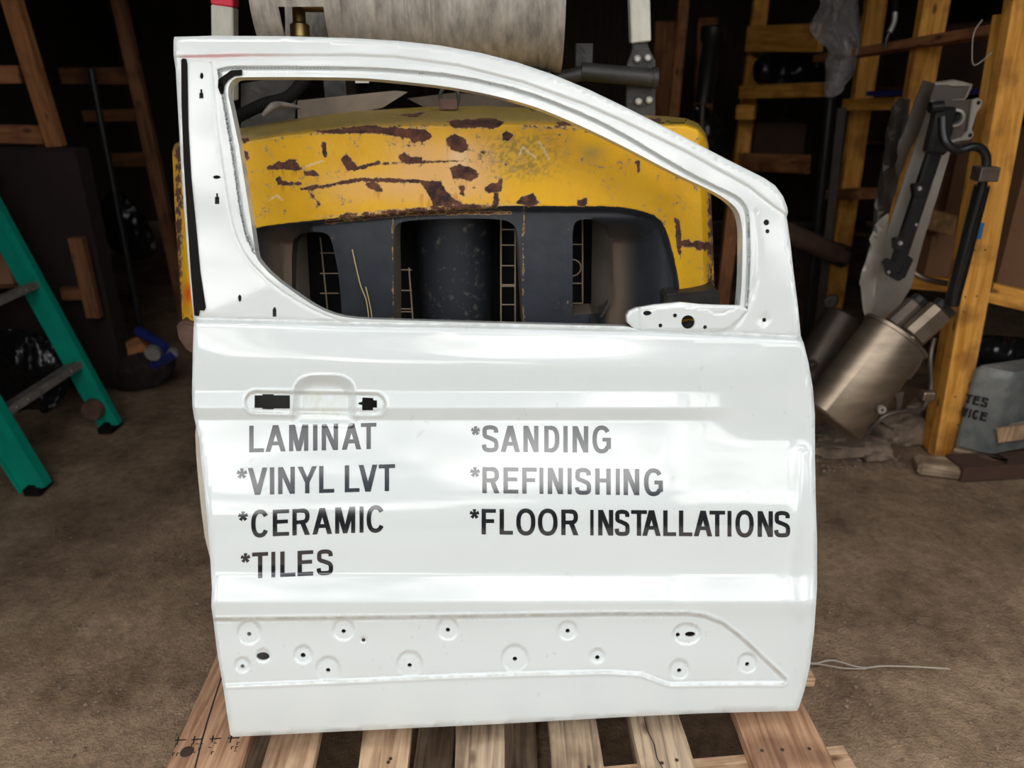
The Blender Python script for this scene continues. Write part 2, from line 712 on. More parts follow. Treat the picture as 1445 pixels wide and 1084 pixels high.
def surf_object(name, v2, f, posfn, m, parent, origin, flip_to=(0, -1, 0), col=None, loops=None, rimfn=None, eps=0.6, mask=None):
    """posfn(N,2)->(N,3). normals from the analytic surface; rims: each boundary loop gets a strip to rimfn"""
    P = posfn(v2)
    dx = posfn(v2 + np.array([eps, 0])) - posfn(v2 - np.array([eps, 0]))
    dy = posfn(v2 + np.array([0, eps])) - posfn(v2 - np.array([0, eps]))
    nn = np.cross(dx, dy)
    nn /= np.linalg.norm(nn, axis=1)[:, None] + 1e-12
    sgn = np.sign((nn * np.array(flip_to)).sum(1))
    sgn[sgn == 0] = 1
    nn *= sgn[:, None]
    fa = np.cross(P[f[:, 1]] - P[f[:, 0]], P[f[:, 2]] - P[f[:, 0]])
    fa *= np.where((fa * np.array(flip_to)).sum(1) < 0, -1, 1)[:, None]
    vn = np.zeros_like(P)
    for k in range(3):
        np.add.at(vn, f[:, k], fa)
    vn /= np.linalg.norm(vn, axis=1)[:, None] + 1e-15
    worse = (nn * vn).sum(1) < 0.985
    nn[worse] = vn[worse]
    # orient faces
    a, b, c = P[f[:, 0]], P[f[:, 1]], P[f[:, 2]]
    fn = np.cross(b - a, c - a)
    bad = (fn * nn[f[:, 0]]).sum(1) < 0
    f = f.copy()
    f[bad] = f[bad][:, ::-1]
    verts = [P]
    faces = [tuple(t) for t in f.tolist()]
    nf_front = len(faces)
    n0 = len(P)
    colv = [col if col is not None else np.ones((len(P), 3))]
    if loops:
        for lp, rf in loops:
            L2 = np.array(lp, float)
            A = posfn(L2)
            B = rf(L2)
            k = len(L2)
            verts += [A, B]
            cc = np.ones((2 * k, 3)) * (np.array([1, 1, 1]) if col is None else np.median(col, 0))
            colv.append(cc)
            for i in range(k):
                j = (i + 1) % k
                faces.append((n0 + i, n0 + j, n0 + k + j, n0 + k + i))
            n0 += 2 * k
    VV = np.vstack(verts) - np.array(origin)
    me = bpy.data.meshes.new(name)
    me.from_pydata([tuple(p) for p in VV.tolist()], [], faces)
    me.polygons.foreach_set('use_smooth', [True] * nf_front + [False] * (len(faces) - nf_front))
    me.update()
    # custom normals on the face sheet
    ln = len(me.loops)
    li = np.empty(ln, int)
    me.loops.foreach_get('vertex_index', li)
    normals = np.zeros((ln, 3))
    front = li < len(P)
    normals[front] = nn[li[front]]
    polyn = np.empty(len(me.polygons) * 3)
    me.polygons.foreach_get('normal', polyn)
    polyn = polyn.reshape(-1, 3)
    lt = np.repeat(np.arange(len(me.polygons)), [len(p) for p in faces])
    normals[~front] = polyn[lt[~front]]
    me.normals_split_custom_set([tuple(t) for t in normals.tolist()])
    if col is not None:
        ca = me.color_attributes.new('Col', 'FLOAT_COLOR', 'POINT')
        cv = np.vstack(colv)
        ca.data.foreach_set('color', np.hstack([cv, np.ones((len(cv), 1))]).ravel())
    if mask is not None:
        ca = me.color_attributes.new('Mask', 'FLOAT_COLOR', 'POINT')
        ca.data.foreach_set('color', np.hstack([mask, np.ones((len(mask), 1))]).ravel())
    me.materials.append(m)
    o = bpy.data.objects.new(name, me)
    C.objects.link(o)
    if parent is not None:
        o.parent = parent
        o.matrix_parent_inverse = PW[parent.name].inverted()
    o.matrix_basis = Matrix.Translation(V(origin))
    PW[o.name] = Matrix.Translation(V(origin))
    return o


def vnoise(P, sc, seed=0, octv=3):
    out = np.zeros(len(P))
    amp, tot = 1.0, 0.0
    for o_ in range(octv):
        q = P / sc * (2 ** o_) + seed * 17.3 + o_ * 5.1
        i = np.floor(q).astype(int)
        fr = q - i
        fr = fr * fr * (3 - 2 * fr)

        def h(a, b):
            n = (a * 374761393 + b * 668265263 + seed * 144269) & 0x7fffffff
            n = ((n ^ (n >> 13)) * 1274126177) & 0x7fffffff
            return ((n ^ (n >> 16)) & 0xffff) / 65535.0
        v = (h(i[:, 0], i[:, 1]) * (1 - fr[:, 0]) * (1 - fr[:, 1]) + h(i[:, 0] + 1, i[:, 1]) * fr[:, 0] * (1 - fr[:, 1])
             + h(i[:, 0], i[:, 1] + 1) * (1 - fr[:, 0]) * fr[:, 1] + h(i[:, 0] + 1, i[:, 1] + 1) * fr[:, 0] * fr[:, 1])
        out += v * amp
        tot += amp
        amp *= 0.5
    return out / tot


def grid(x0, x1, y0, y1, s):
    gx, gy = np.meshgrid(np.arange(x0, x1, s), np.arange(y0, y1, s))
    return np.stack([gx.ravel(), gy.ravel()], -1)


# ================================================================== STRUCTURE
def build_floor():
    nx, ny = 150, 150
    xs = np.linspace(-6, 6, nx)
    ys = np.linspace(-5, 7.2, ny)
    # denser near the view
    gx, gy = np.meshgrid(xs, ys)
    P = np.stack([gx.ravel(), gy.ravel()], -1)
    z = (vnoise(P * 100, 60, 3) - 0.5) * 0.012 + (vnoise(P * 100, 16, 5) - 0.5) * 0.005 - 0.007
    # low ridge of packed dirt crossing on the right
    rd = dist(P, [atZ(1150, 752)[:2], atZ(1250, 745)[:2], atZ(1390, 735)[:2]])
    z += 0.008 * np.exp(-(rd / 0.03) ** 2)
    me = bpy.data.meshes.new('floor')
    faces = [(j * nx + i, j * nx + i + 1, (j + 1) * nx + i + 1, (j + 1) * nx + i) for j in range(ny - 1) for i in range(nx - 1)]
    me.from_pydata([(a, b, c) for (a, b), c in zip(P.tolist(), z.tolist())], [], faces)
    o = link_mesh('floor', me, None, smooth=True)
    o['kind'] = 'structure'
    o['label'] = 'bare packed brown dirt floor'
    m = bpy.data.materials.new('packed_dirt')
    m.use_nodes = True
    nt = m.node_tree
    N = nt.nodes.new
    L = nt.links.new
    b = nt.nodes['Principled BSDF']
    b.inputs['Roughness'].default_value = 0.92
    tc = N('ShaderNodeTexCoord')

    def nz(s, d=6, r=0.6):
        n = N('ShaderNodeTexNoise')
        n.inputs['Scale'].default_value = s
        n.inputs['Detail'].default_value = d
        n.inputs['Roughness'].default_value = r
        L(tc.outputs['Object'], n.inputs['Vector'])
        return n
    n1, n2, n3 = nz(4.2, 9, .68), nz(38, 6, 0.7), nz(150, 3)
    rp = N('ShaderNodeValToRGB')
    rp.color_ramp.elements[0].position = 0.32
    rp.color_ramp.elements[0].color = (0.16, 0.098, 0.056, 1)
    rp.color_ramp.elements[1].position = 0.68
    rp.color_ramp.elements[1].color = (0.44, 0.30, 0.19, 1)
    L(n1.outputs['Fac'], rp.inputs['Fac'])
    r2 = N('ShaderNodeValToRGB')
    r2.color_ramp.elements[0].position = 0.33
    r2.color_ramp.elements[0].color = (0.55, 0.52, 0.5, 1)
    r2.color_ramp.elements[1].position = 0.62
    r2.color_ramp.elements[1].color = (1.15, 1.15, 1.15, 1)
    L(n2.outputs['Fac'], r2.inputs['Fac'])
    mx = N('ShaderNodeMix')
    mx.data_type = 'RGBA'
    mx.blend_type = 'MULTIPLY'
    mx.inputs[0].default_value = 0.7
    L(rp.outputs[0], mx.inputs[6])
    L(r2.outputs[0], mx.inputs[7])
    # scattered pale grit and dark specks
    vo = N('ShaderNodeTexVoronoi')
    vo.inputs['Scale'].default_value = 42
    L(tc.outputs['Object'], vo.inputs['Vector'])
    r3 = N('ShaderNodeValToRGB')
    r3.color_ramp.elements[0].position = 0.07
    r3.color_ramp.elements[0].color = (1, 1, 1, 1)
    r3.color_ramp.elements[1].position = 0.12
    r3.color_ramp.elements[1].color = (0, 0, 0, 1)
    L(vo.outputs['Distance'], r3.inputs['Fac'])
    mc = N('ShaderNodeMix')
    mc.data_type = 'RGBA'
    L(r3.outputs[0], mc.inputs[0])
    L(mx.outputs[2], mc.inputs[6])
    spk = N('ShaderNodeMix')
    spk.data_type = 'RGBA'
    sep = N('ShaderNodeSeparateColor')
    L(vo.outputs['Color'], sep.inputs[0])
    L(sep.outputs[0], spk.inputs[0])
    spk.inputs[6].default_value = (0.05, 0.035, 0.03, 1)
    spk.inputs[7].default_value = (0.33, 0.27, 0.21, 1)
    L(spk.outputs[2], mc.inputs[7])
    L(mc.outputs[2], b.inputs['Base Color'])
    ad = N('ShaderNodeMath')
    ad.operation = 'MULTIPLY_ADD'
    L(n2.outputs['Fac'], ad.inputs[0])
    ad.inputs[1].default_value = 1.0
    L(n3.outputs['Fac'], ad.inputs[2])
    bp = N('ShaderNodeBump')
    bp.inputs['Strength'].default_value = 0.75
    bp.inputs['Distance'].default_value = 0.009
    L(ad.outputs[0], bp.inputs['Height'])
    L(bp.outputs[0], b.inputs['Normal'])
    me.materials.append(m)
    return o


build_floor()
M_wall = mat('dark_barn_boards', (0.05, 0.032, 0.024), rough=0.9, var=0.4, scale=5, stretch=(8, 8, 1), bump=0.3)
M_roof = mat('dark_roof', (0.04, 0.035, 0.03), rough=0.9, var=0.3)
M_outside = mat('outdoor_ground', (0.30, 0.28, 0.25), rough=0.9, var=0.2, scale=1.5)
SHED = dict(x0=-3.1, x1=3.3, y0=1.0, y1=6.6, h=2.35)


def structure(name, c, s, m, label):
    o = box(name, c, s, m, bev=0)
    o['kind'] = 'structure'
    o['label'] = label
    return o


S = SHED
structure('wall_left', (S['x0'] - 0.05, (S['y0'] + S['y1']) / 2, S['h'] / 2), (0.1, S['y1'] - S['y0'], S['h']), M_wall, 'dark boarded left wall of the shed')
structure('wall_right', (S['x1'] + 0.05, (S['y0'] + S['y1']) / 2, S['h'] / 2), (0.1, S['y1'] - S['y0'], S['h']), M_wall, 'dark boarded right wall of the shed')
wb = structure('wall_back', ((S['x0'] + S['x1']) / 2, S['y1'] + 0.05, S['h'] / 2), (S['x1'] - S['x0'] + 0.2, 0.1, S['h']), M_wall, 'dark back wall of the shed')
structure('ceiling', ((S['x0'] + S['x1']) / 2, (S['y0'] + S['y1']) / 2, S['h'] + 0.05), (S['x1'] - S['x0'] + 0.2, S['y1'] - S['y0'], 0.1), M_roof, 'dark roof of the shed')
structure('wall_front_left', (-2.25, 0.95, S['h'] / 2), (1.7, 0.1, S['h']), M_wall, 'front wall left of the open doorway, added to limit light')  # unseen, added to keep sky light off the left side
structure('wall_front_right', (2.55, 0.95, S['h'] / 2), (1.5, 0.1, S['h']), M_wall, 'front wall right of the open doorway, added to limit light')  # unseen, added to narrow the opening and darken the depth
structure('ground_outside', (0, -26, -0.06), (60, 44, 0.05), M_outside, 'open ground outside the shed')
M_blocker = mat('blocker_foliage', (0.045, 0.06, 0.03), rough=0.9, var=0.5, scale=2, bump=0.5)
bm = bmesh.new()
hx = np.linspace(-30, 30, 61)
rows_ = []
for j in range(9):
    zz = j / 8
    rows_.append([bm.verts.new((xx, -20 + 1.2 * zz + 1.5 * mnoise.noise(Vector((xx * .4, zz * 3, 0))), zz * (3.6 + 1.6 * mnoise.noise(Vector((xx * .25, 7, 0)))) - .05)) for xx in hx])
for A, B in zip(rows_, rows_[1:]):
    for k in range(60):
        bm.faces.new((A[k], A[k + 1], B[k + 1], B[k]))
hd = finish('sky_blocker_hedge', bm, M_blocker, smooth=True)  # unseen, added to cut low sky light and darken reflections
hd['kind'] = 'structure'
hd['label'] = 'unseen hedge outside, added to block low sky light'

# ================================================================== THE VAN DOOR
A0 = atZ(327, 1040, 0.135)
B0 = atZ(1126, 1003, 0.135)
LEAN = math.radians(11.5)
ux = (B0 - A0) / np.linalg.norm(B0 - A0)
hn = np.array([ux[1], -ux[0], 0.0])          # horizontal normal towards the camera
nrm = hn * math.cos(LEAN) + np.array([0, 0, 1.0]) * math.sin(LEAN)
MPX = 1.24e-3


def door_pt(P2, h):
    d = ray(P2[:, 0], P2[:, 1])
    t = (((A0 - O3) @ nrm) + h) / (d @ nrm)
    return O3 + d * t[:, None]


OUT = [(246, 52), (300, 50.5), (400, 51), (500, 54), (560, 57.5), (620, 64), (680, 75), (730, 88), (780, 105), (830, 126), (880, 150), (930, 175),
       (980, 201), (1030, 227), (1060, 242), (1078, 251), (1094, 262), (1105, 277), (1111, 293), (1112, 300), (1110, 306), (1115, 340), (1120, 385), (1126, 432),
       (1130, 474), (1134, 484), (1141, 512), (1147, 547), (1150, 585), (1150, 640), (1151, 700), (1153, 760), (1153, 830), (1149, 890), (1143, 940), (1135, 975), (1127, 1000),
       (1124, 1003.5), (1000, 1006.5), (900, 1011), (700, 1022), (500, 1031.5), (330, 1040), (325, 1037.5), (320, 1005), (315, 970), (307, 925), (301, 876), (298, 855), (299, 830), (296, 780),
       (291, 720), (287, 680), (283, 645), (281, 620), (274, 590), (271.5, 573), (271, 550), (272, 500), (273, 462), (274, 453), (270, 420), (266, 375), (261, 310), (256, 240), (252, 170), (248, 98), (245, 78), (245, 58)]
WTOP = chaikin([(322, 135), (322, 121), (330, 110), (345, 108.5), (500, 109), (560, 114), (648, 124), (737, 144), (790, 164), (870, 201), (958, 248), (1003, 268), (1028, 283), (1042, 297), (1047.5, 318), (1048, 345), (1047, 399), (1044, 432)], 2)
WBOT = [(1055, 438), (1046, 446), (1030, 457), (1008, 467), (905, 466), (884, 460.5), (720, 456.5), (600, 453), (520, 450.5)] + \
    chaikin([(503, 449.5), (477, 446), (450, 436), (419, 416), (384, 390), (364, 368), (361, 360)], 1)
WL = [(353, 306), (337, 205), (326, 152)]
WIN = WTOP + WBOT + WL
L1 = chaikin([(306, 98), (320, 94), (345, 93.5), (500, 94), (560, 97), (648, 105.5), (737, 126), (808, 153), (870, 182), (958, 235), (1003, 259), (1033, 272), (1051, 285), (1058, 303), (1059, 340), (1059, 376), (1057, 421), (1055, 438)], 1) + \
    WBOT[1:] + [(357, 358), (345, 330), (338, 300), (326, 215), (314, 145), (308, 110)]
CREASE = [(240, 80), (350, 77.5), (500, 77.5), (560, 80), (648, 92), (737, 115), (826, 147), (880, 171), (969, 214), (1057, 263), (1090, 289), (1112, 304), (1160, 345)]
GROOVE = chaikin([(298, 88), (303, 150), (312, 225), (322, 290), (331, 330), (348, 366), (385, 403), (430, 432), (470, 450), (500, 458)], 1)
FOLD = chaikin([(1066, 300), (1070, 360), (1067, 400), (1057, 432), (1037, 463), (1022, 473)], 1)
MOULD = [(285, 874), (500, 871.5), (700, 869), (860, 866), (970, 866), (995, 869), (1020, 879), (1045, 898), (1070, 921), (1095, 945), (1109, 958), (1110, 963), (1104, 965.5),
         (1060, 965), (945, 966.5), (928, 961), (905, 952), (860, 949), (760, 951), (640, 955), (480, 962), (285, 970)]
DIMPLES = [(351.5, 893, 19), (484.8, 889, 17.5), (632, 888, 17.5), (801, 890, 15.5), (342, 939, 13), (427.6, 924, 15), (463, 944, 19), (578, 937, 20), (726.6, 929, 21), (843, 926, 12.5), (958.5, 945, 16), (1054.5, 936, 16), (371, 926, 12), (513, 903, 6),
           (969, 895, 22), (1078.6, 451, 10)]
HOLES = [circ(351.5, 895, 3.1), circ(484.8, 891, 3.1), circ(632, 889, 3.1), circ(801, 890.5, 3.1), circ(342, 940.5, 2.9), circ(427.6, 925, 3.6), circ(463, 946, 3.1), circ(578, 939, 3.1),
         circ(726.6, 930, 3.2), circ(843, 928, 3.2), circ(958.5, 946.5, 3.1), circ(1054.5, 937.5, 3.1), circ(956.5, 896, 3.0), circ(974, 895.3, 7.5, 3.8), circ(371, 926.5, 9.3, 6), circ(513, 903.5, 2.6),
         circ(284.5, 107, 2.6, 4.6), circ(305.8, 250, 5.4, 2.6), circ(338.3, 421, 2.6, 5.0), circ(1081.5, 314, 4.2), circ(1083, 326.5, 3.0), circ(1078.6, 451.6, 3.1),
         [(281, 131), (282.5, 131), (282.5, 126), (285.5, 126), (285.5, 131), (287, 131), (287, 139), (281, 139)],
         [(303, 278), (304.8, 278), (304.8, 273), (307.8, 273), (307.8, 278), (309.5, 278), (309.5, 288), (303, 288)],
         [(384.5, 436), (386, 436), (386, 433.5), (389, 433.5), (389, 436), (390, 436), (390, 447), (384.5, 447)],
         [(359, 558), (370, 558), (370, 556.3), (386.5, 556.3), (386.5, 558), (409, 558), (409, 577), (386.5, 577), (385.5, 578.3), (370, 577.8), (370, 576), (359, 576)],
         [(511.5, 561), (526.5, 561.7), (527, 565), (532, 565), (532, 575.7), (526.3, 575.7), (526.3, 579.5), (511, 579.5), (511, 572), (507, 571.3), (505.3, 569.6), (507, 568), (511, 567)]]


def slope_table(rows):
    ys = np.arange(440, 1060, 0.5)
    s = np.interp(ys, [r[0] for r in rows], [r[1] for r in rows])
    k = np.exp(-np.linspace(-2, 2, 9) ** 2)
    s = np.convolve(np.pad(s, 4, 'edge'), k / k.sum(), 'valid')
    h = np.cumsum(np.tan(np.radians(s)) * MPX * 0.5)
    return ys, h


LOWER = [(597, 12), (640, 12), (690, 11), (725, 8), (750, 4), (790, 3), (805, 8), (815, 15), (845, 17), (849, 14), (852, -5), (870, -6), (890, 0), (965, 0), (975, 1), (990, 0), (1010, -4), (1045, -9)]
TA = slope_table([(440, 3), (500, 1), (540, -1), (551, -1), (554, 13), (575, 14), (577, -15), (592, -17), (594, 12)] + LOWER)
TB = slope_table([(440, 3), (500, 1), (550, -1), (594, 1), (620, 6)] + LOWER[1:])


def yb(x):
    return np.interp(x, [272, 400, 500, 640, 900, 1000, 1130], [453, 456, 459, 461, 467, 472, 479])


def Hdoor(P):
    x, y = P[:, 0], P[:, 1]
    b = yb(x)
    s = y - b
    yy = np.maximum(y, b)
    la = np.interp(yy, *TA) - np.interp(b, *TA)
    lb = np.interp(yy, *TB) - np.interp(b, *TB)
    m = sm(930, 1075, x)
    low = la * (1 - m) + lb * m
    h = low + 0.003 * sm(0, 9, s) - 0.008 * (1 - sm(-2.2, 2.2, s)) - 0.003 * np.exp(-((s + 4.5) / 2.4) ** 2)
    up = s < 6
    # gentle sideways crown and the turn towards both shut edges
    h = h + 0.006 * np.sin(np.clip((x - 272) / 880, 0, 1) * math.pi) * sm(0, 60, s)
    fr = dist(P, [(1132, 640), (1131, 700), (1122, 760), (1112, 810), (1118, 850), (1128, 864)])
    h = h + 0.0022 * np.exp(-(fr / 9) ** 2) - 0.006 * sm(1110, 1150, x) * sm(480, 560, y)
    # frame
    cy = np.interp(x, [p[0] for p in CREASE], [p[1] for p in CREASE])
    fmask = 1 - sm(-30, 0, s)
    h = h + fmask * (0.0020 * sm(3.0, -3.0, y - cy) - 0.0002 * np.exp(-((y - cy - 2.5) / 1.8) ** 2))
    sel = np.where(y < 490)[0]
    if len(sel):
        Q = P[sel]
        g = dist(Q, GROOVE)
        h[sel] -= 0.0016 * np.exp(-(g / 1.4) ** 2)
        fo = dist(Q, FOLD)
        h[sel] -= 0.0022 * np.exp(-(fo / 3.0) ** 2)
        ins = inside(Q, L1)
        d1 = dist(Q, L1, True)
        h[sel] += np.where(ins, -0.0085 * sm(0, 2.6, d1) + 0.0050 * sm(3.8, 6.0, d1), 0)
    # moulding panel
    sel = np.where((y > 850) & (y < 990))[0]
    if len(sel):
        Q = P[sel]
        ins = inside(Q, MOULD)
        d = dist(Q, MOULD, True)
        sd = np.where(ins, d, -d)
        kq = sm(900, 945, Q[:, 1])
        hh = -0.0055 * (1 - .4 * kq) * sm(-1.0, 3.5 + 1.5 * kq, sd) - 0.0008 * np.exp(-((sd - 4) / 1.5) ** 2) + 0.0012 * np.exp(-((sd + 2.5) / 2) ** 2)
        h[sel] += hh
    for cx, cyy, r in DIMPLES:
        d = np.hypot(x - cx, (y - cyy) * (1.35 if r == 22 else 1))
        t = np.clip(0.75 - 0.45 * (y - cyy) / r, 0.25, 1.25)
        h = h - 0.0040 * t * (1 - sm(r - 5, r, d))
    # handle pocket
    d = dist(P, [(361, 567.5), (529, 570.5)])
    h = h - 0.0045 * (1 - sm(11.5, 16.5, d)) + 0.0010 * np.exp(-((d - 17.5) / 2) ** 2)
    q = (np.abs(x - 457.5) / 45) ** 3.4 + (np.abs(np.minimum(y, 574) - 574) / 44) ** 3.0
    fade = 1 - sm(580, 602, y)
    h = h - 0.015 * (1 - sm(0.25, 1.0, q)) * fade + 0.0022 * np.exp(-((q - 1.05) / 0.13) ** 2) * fade
    # hem
    e = dist(P, OUT, True)
    h = h - 0.0045 * (1 - sm(0, 5, e)) ** 2
    return h


def door_skin(P):
    return door_pt(P, Hdoor(P))


door = thing('van_door', 'large white van front door without glass, lettered with black flooring services, leaning upright', 'van door', (A0 + B0) / 2)
outer = densify(OUT, 6)
winl = densify(WIN, 5)
Gp = [grid(240, 1160, 45, 1045, 5)]
Gp += [grid(296, 1125, 862, 976, 2.5) + 0.3, grid(335, 560, 522, 606, 2.2) + 0.3, grid(240, 1150, 546, 602, 3.0) + 0.4]
gf = grid(240, 1120, 45, 490, 2.5) + 0.2
df = np.minimum.reduce([dist(gf, L1, True), np.abs(gf[:, 1] - np.interp(gf[:, 0], [p[0] for p in CREASE], [p[1] for p in CREASE])), dist(gf, GROOVE), np.abs(gf[:, 1] - yb(gf[:, 0]) + 1)])
Gp.append(gf[df < 8])
def rows_along(line, offs, step=3.0, closed=False):
    L2 = np.array(densify(line, step, closed), float)
    t = np.roll(L2, -1, 0) - np.roll(L2, 1, 0)
    if not closed:
        t[0], t[-1] = L2[1] - L2[0], L2[-1] - L2[-2]
    t /= np.linalg.norm(t, axis=1)[:, None] + 1e-9
    nn = np.stack([-t[:, 1], t[:, 0]], -1)
    return np.vstack([L2 + nn * o for o in offs])


BELT = [(x_, float(yb(x_))) for x_ in range(276, 1132, 8)]
Gp.append(rows_along(BELT, (-6.5, -4, -2.2, -1.1, 0, 1.1, 2.2, 4.5, 8)))
Gp.append(rows_along(L1, (-5.2, -4.2, -3.2, -1.9, -1, 0, 1, 1.9, 3.2, 4.2, 5.2), 2.5, True))
Gp.append(rows_along(CREASE, (-2.5, -1.2, 0, 1.2, 2.5, 4)))
Gp.append(rows_along(MOULD, (-4, -2.5, -1, 0, 1, 2.2, 3.5, 5), 3, True))
Gp.append(rows_along(GROOVE, (-2.4, -1.2, 0, 1.2, 2.4)))
for yl in (551, 552.5, 554, 555.5, 574, 576, 577.5, 591.5, 593, 594.5, 847, 849, 850.5, 852, 854):
    Gp.append(np.stack([np.arange(285, 1140, 5.0), np.full(171, float(yl))], -1))
GG = np.vstack(Gp)
GG = GG[np.unique((GG * 1.6).astype(int), axis=0, return_index=True)[1]]
v2, f2 = triangulate(outer, [winl] + HOLES, GG)
# paint: clean white, with the few marks it carries
colr = np.ones((len(v2), 3))


def blend(c, w, rgb):
    return c * (1 - w[:, None]) + np.array(rgb) * w[:, None]


X, Yp = v2[:, 0], v2[:, 1]
cyv = np.interp(X, [p[0] for p in CREASE], [p[1] for p in CREASE])
n1 = vnoise(v2, 14, 2)
w = np.exp(-((Yp - cyv - 0.5) / 2.6) ** 2) * sm(250, 262, X) * (1 - sm(300, 460, X)) * (0.35 + 0.9 * n1)
w += 0.5 * np.exp(-((Yp - cyv) / 3) ** 2) * np.exp(-((X - 312) / 20) ** 2)
colr = blend(colr, np.clip(w, 0, 0.75), (0.95, 0.42, 0.46))
dm = dist(v2, MOULD, True)
n2_ = vnoise(v2, 9, 4)
colr = blend(colr, np.exp(-(dm / 1.6) ** 2) * np.clip((n2_ - 0.3) * 1.6, 0, 0.75) * (Yp < 972), (0.62, 0.55, 0.44))
bowl = np.exp(-((X - 450) / 30) ** 2 - ((Yp - 572) / 20) ** 2)
colr = blend(colr, np.clip(bowl * (vnoise(v2 * np.array([1, .4]), 4, 6) - 0.25), 0, 0.5), (0.80, 0.70, 0.48))
pk = np.exp(-((dist(v2, [(361, 567.5), (529, 570.5)]) - 14.5) / 1.8) ** 2) * np.clip(n2_ - 0.2, 0, 0.6)
colr = blend(colr, pk, (0.72, 0.64, 0.5))
gr = np.exp(-((Yp - yb(X) + 3) / 2.0) ** 2) * np.clip(n2_ - 0.25, 0, 0.5)
colr = blend(colr, gr, (0.5, 0.45, 0.4))
colr = blend(colr, 0.6 * np.exp(-(dist(v2, GROOVE) / 1.0) ** 2) * np.clip(n2_, 0, 1), (0.55, 0.5, 0.44))
sp = (vnoise(v2, 5, 9, 2) > 0.86) & (vnoise(v2, 60, 11, 1) > 0.6)
colr = blend(colr, 0.25 * sp.astype(float), (0.5, 0.48, 0.45))
# upper frame tinted warmer, standing in for less blue sky reflected
colr = colr * (1 - (1 - sm(-3, 3, Yp - yb(X)))[:, None] * np.array([0, .015, .025]))


def thick(L2):
    y = L2[:, 1]
    return -(0.030 + 0.05 * sm(470, 560, y) * (1 - sm(900, 1000, y)))


loops = [(outer, lambda L: door_pt(L, Hdoor(L) + thick(L))), (winl, lambda L: door_pt(L, Hdoor(L) - 0.020))]
for hpoly in HOLES:
    loops.append((hpoly, lambda L: door_pt(L, Hdoor(L) - 0.003)))
# rim goes straight back along the door normal, so it keeps its size
def back_of(L, dist_):
    return door_skin(L) - nrm * dist_
loops = [(outer, lambda L: back_of(L, 0) + nrm * thick(L)[:, None]), (winl, lambda L: back_of(L, 0.026))] + [(hp, lambda L: back_of(L, 0.0035)) for hp in HOLES]
skin = surf_object('outer_skin', v2, f2, door_skin, M_white, door, tuple(A0), col=colr, loops=loops)
print('door skin', len(v2))

# inner shell behind, closes the door
iw = densify([(a, b) for a, b in chaikin([(315, 100), (345, 100), (560, 105), (737, 135), (870, 190), (1003, 262), (1045, 285), (1054, 310), (1054, 430), (1010, 470), (905, 470), (720, 464), (500, 458), (420, 425), (350, 365), (330, 250)], 1, True)], 20)
OUTI = [(x + (3 if x < 700 else -3), y + (3 if y < 500 else -4)) for x, y in OUT]
vi, fi = triangulate(densify(OUTI, 18), [iw], grid(240, 1160, 45, 1045, 30))


def inner_pos(P):
    return door_pt(P, np.zeros(len(P))) + nrm * (thick(P) + 0.003)[:, None]


inner = surf_object('inner_panel', vi, fi, inner_pos, M_inner, door, tuple(A0))
# bulge of the inner shell visible past the shut edge on the left
bm = bmesh.new()
bp_ = [(300, 596), (278, 592), (275.5, 612), (277, 645), (280, 680), (284, 720), (289, 758), (297, 790), (310, 790)]
vs1 = [bm.verts.new(V(p)) for p in door_pt(np.array(bp_, float), np.full(len(bp_), -0.045))]
vs2 = [bm.verts.new(V(p - nrm * 0.02)) for p in door_pt(np.array(bp_, float), np.full(len(bp_), -0.045))]
bm.faces.new(vs1)
bm.faces.new(vs2[::-1])
for i in range(len(vs1)):
    j = (i + 1) % len(vs1)
    bm.faces.new((vs1[i], vs1[j], vs2[j], vs2[i]))
tag(finish('latch_housing', bm, M_latch, door), 'dusty beige latch side of the inner shell', None)


def door_sheet(name, unions, off, m, parent, g=4, rim=0.003, col=None):
    un = [densify(u, g) for u in unions]
    allp = np.vstack(un)
    G = grid(allp[:, 0].min(), allp[:, 0].max() + 1, allp[:, 1].min(), allp[:, 1].max() + 1, g)
    v, f = triangulate(None, [], G, unions=un)
    pf = lambda P: door_pt(P, Hdoor(P)) + nrm * off
    o = surf_object(name, v, f, pf, m, parent, tuple(pf(v).mean(0)), loops=[(un[0], lambda L: pf(L) - nrm * rim)] if len(un) == 1 and rim else None, col=col)
    return o


door_sheet('weather_strip', [[(256.5, 85), (259, 83), (263, 83.5), (264.5, 90), (266, 180), (270, 250), (276, 310), (283, 385), (290.5, 434), (289, 438), (282, 438), (281, 446), (275, 445), (270, 385), (265, 310), (260, 230), (257, 150)]], 0.003, M_rubber, door)
door_sheet('corner_seal', [[(312, 133), (308.5, 124), (309, 113), (314, 109), (320, 105), (327, 100), (342, 99), (342, 106.5), (331, 107.5), (323, 113), (317, 121), (315, 133)]], 0.004, M_rubber, door, g=2)
# mirror bracket
BR = [(891, 460.5), (885, 455), (884, 446), (888, 439), (898, 434.5), (924, 430), (960, 426.5), (991, 429.5), (1020, 430.5), (1047, 431), (1056, 437.5), (1044, 452), (1024, 467), (1008, 470.5), (900, 468.5)]
BH = [circ(971, 454.5, 9.6, n=20), circ(952.6, 445.4, 2.9), circ(932, 459.5, 2.8), circ(995, 461.8, 2.8), circ(913.5, 442, 6, 3.4)]


def br_pos(P):
    base = -0.0045 + np.zeros(len(P))
    ridge = dist(P, [(904, 440), (930, 433.5), (960, 431), (1000, 436), (1008, 442), (1022, 442), (1028, 437), (1036, 437)])
    base -= 0.0016 * np.exp(-(ridge / 1.3) ** 2)
    base -= 0.004 * (1 - sm(901, 904, P[:, 0]))
    base -= 0.003 * (1 - sm(0, 3.5, dist(P, BR, True)))
    base -= 0.0045 * sm(462, 470, P[:, 1])
    return door_pt(P, base)


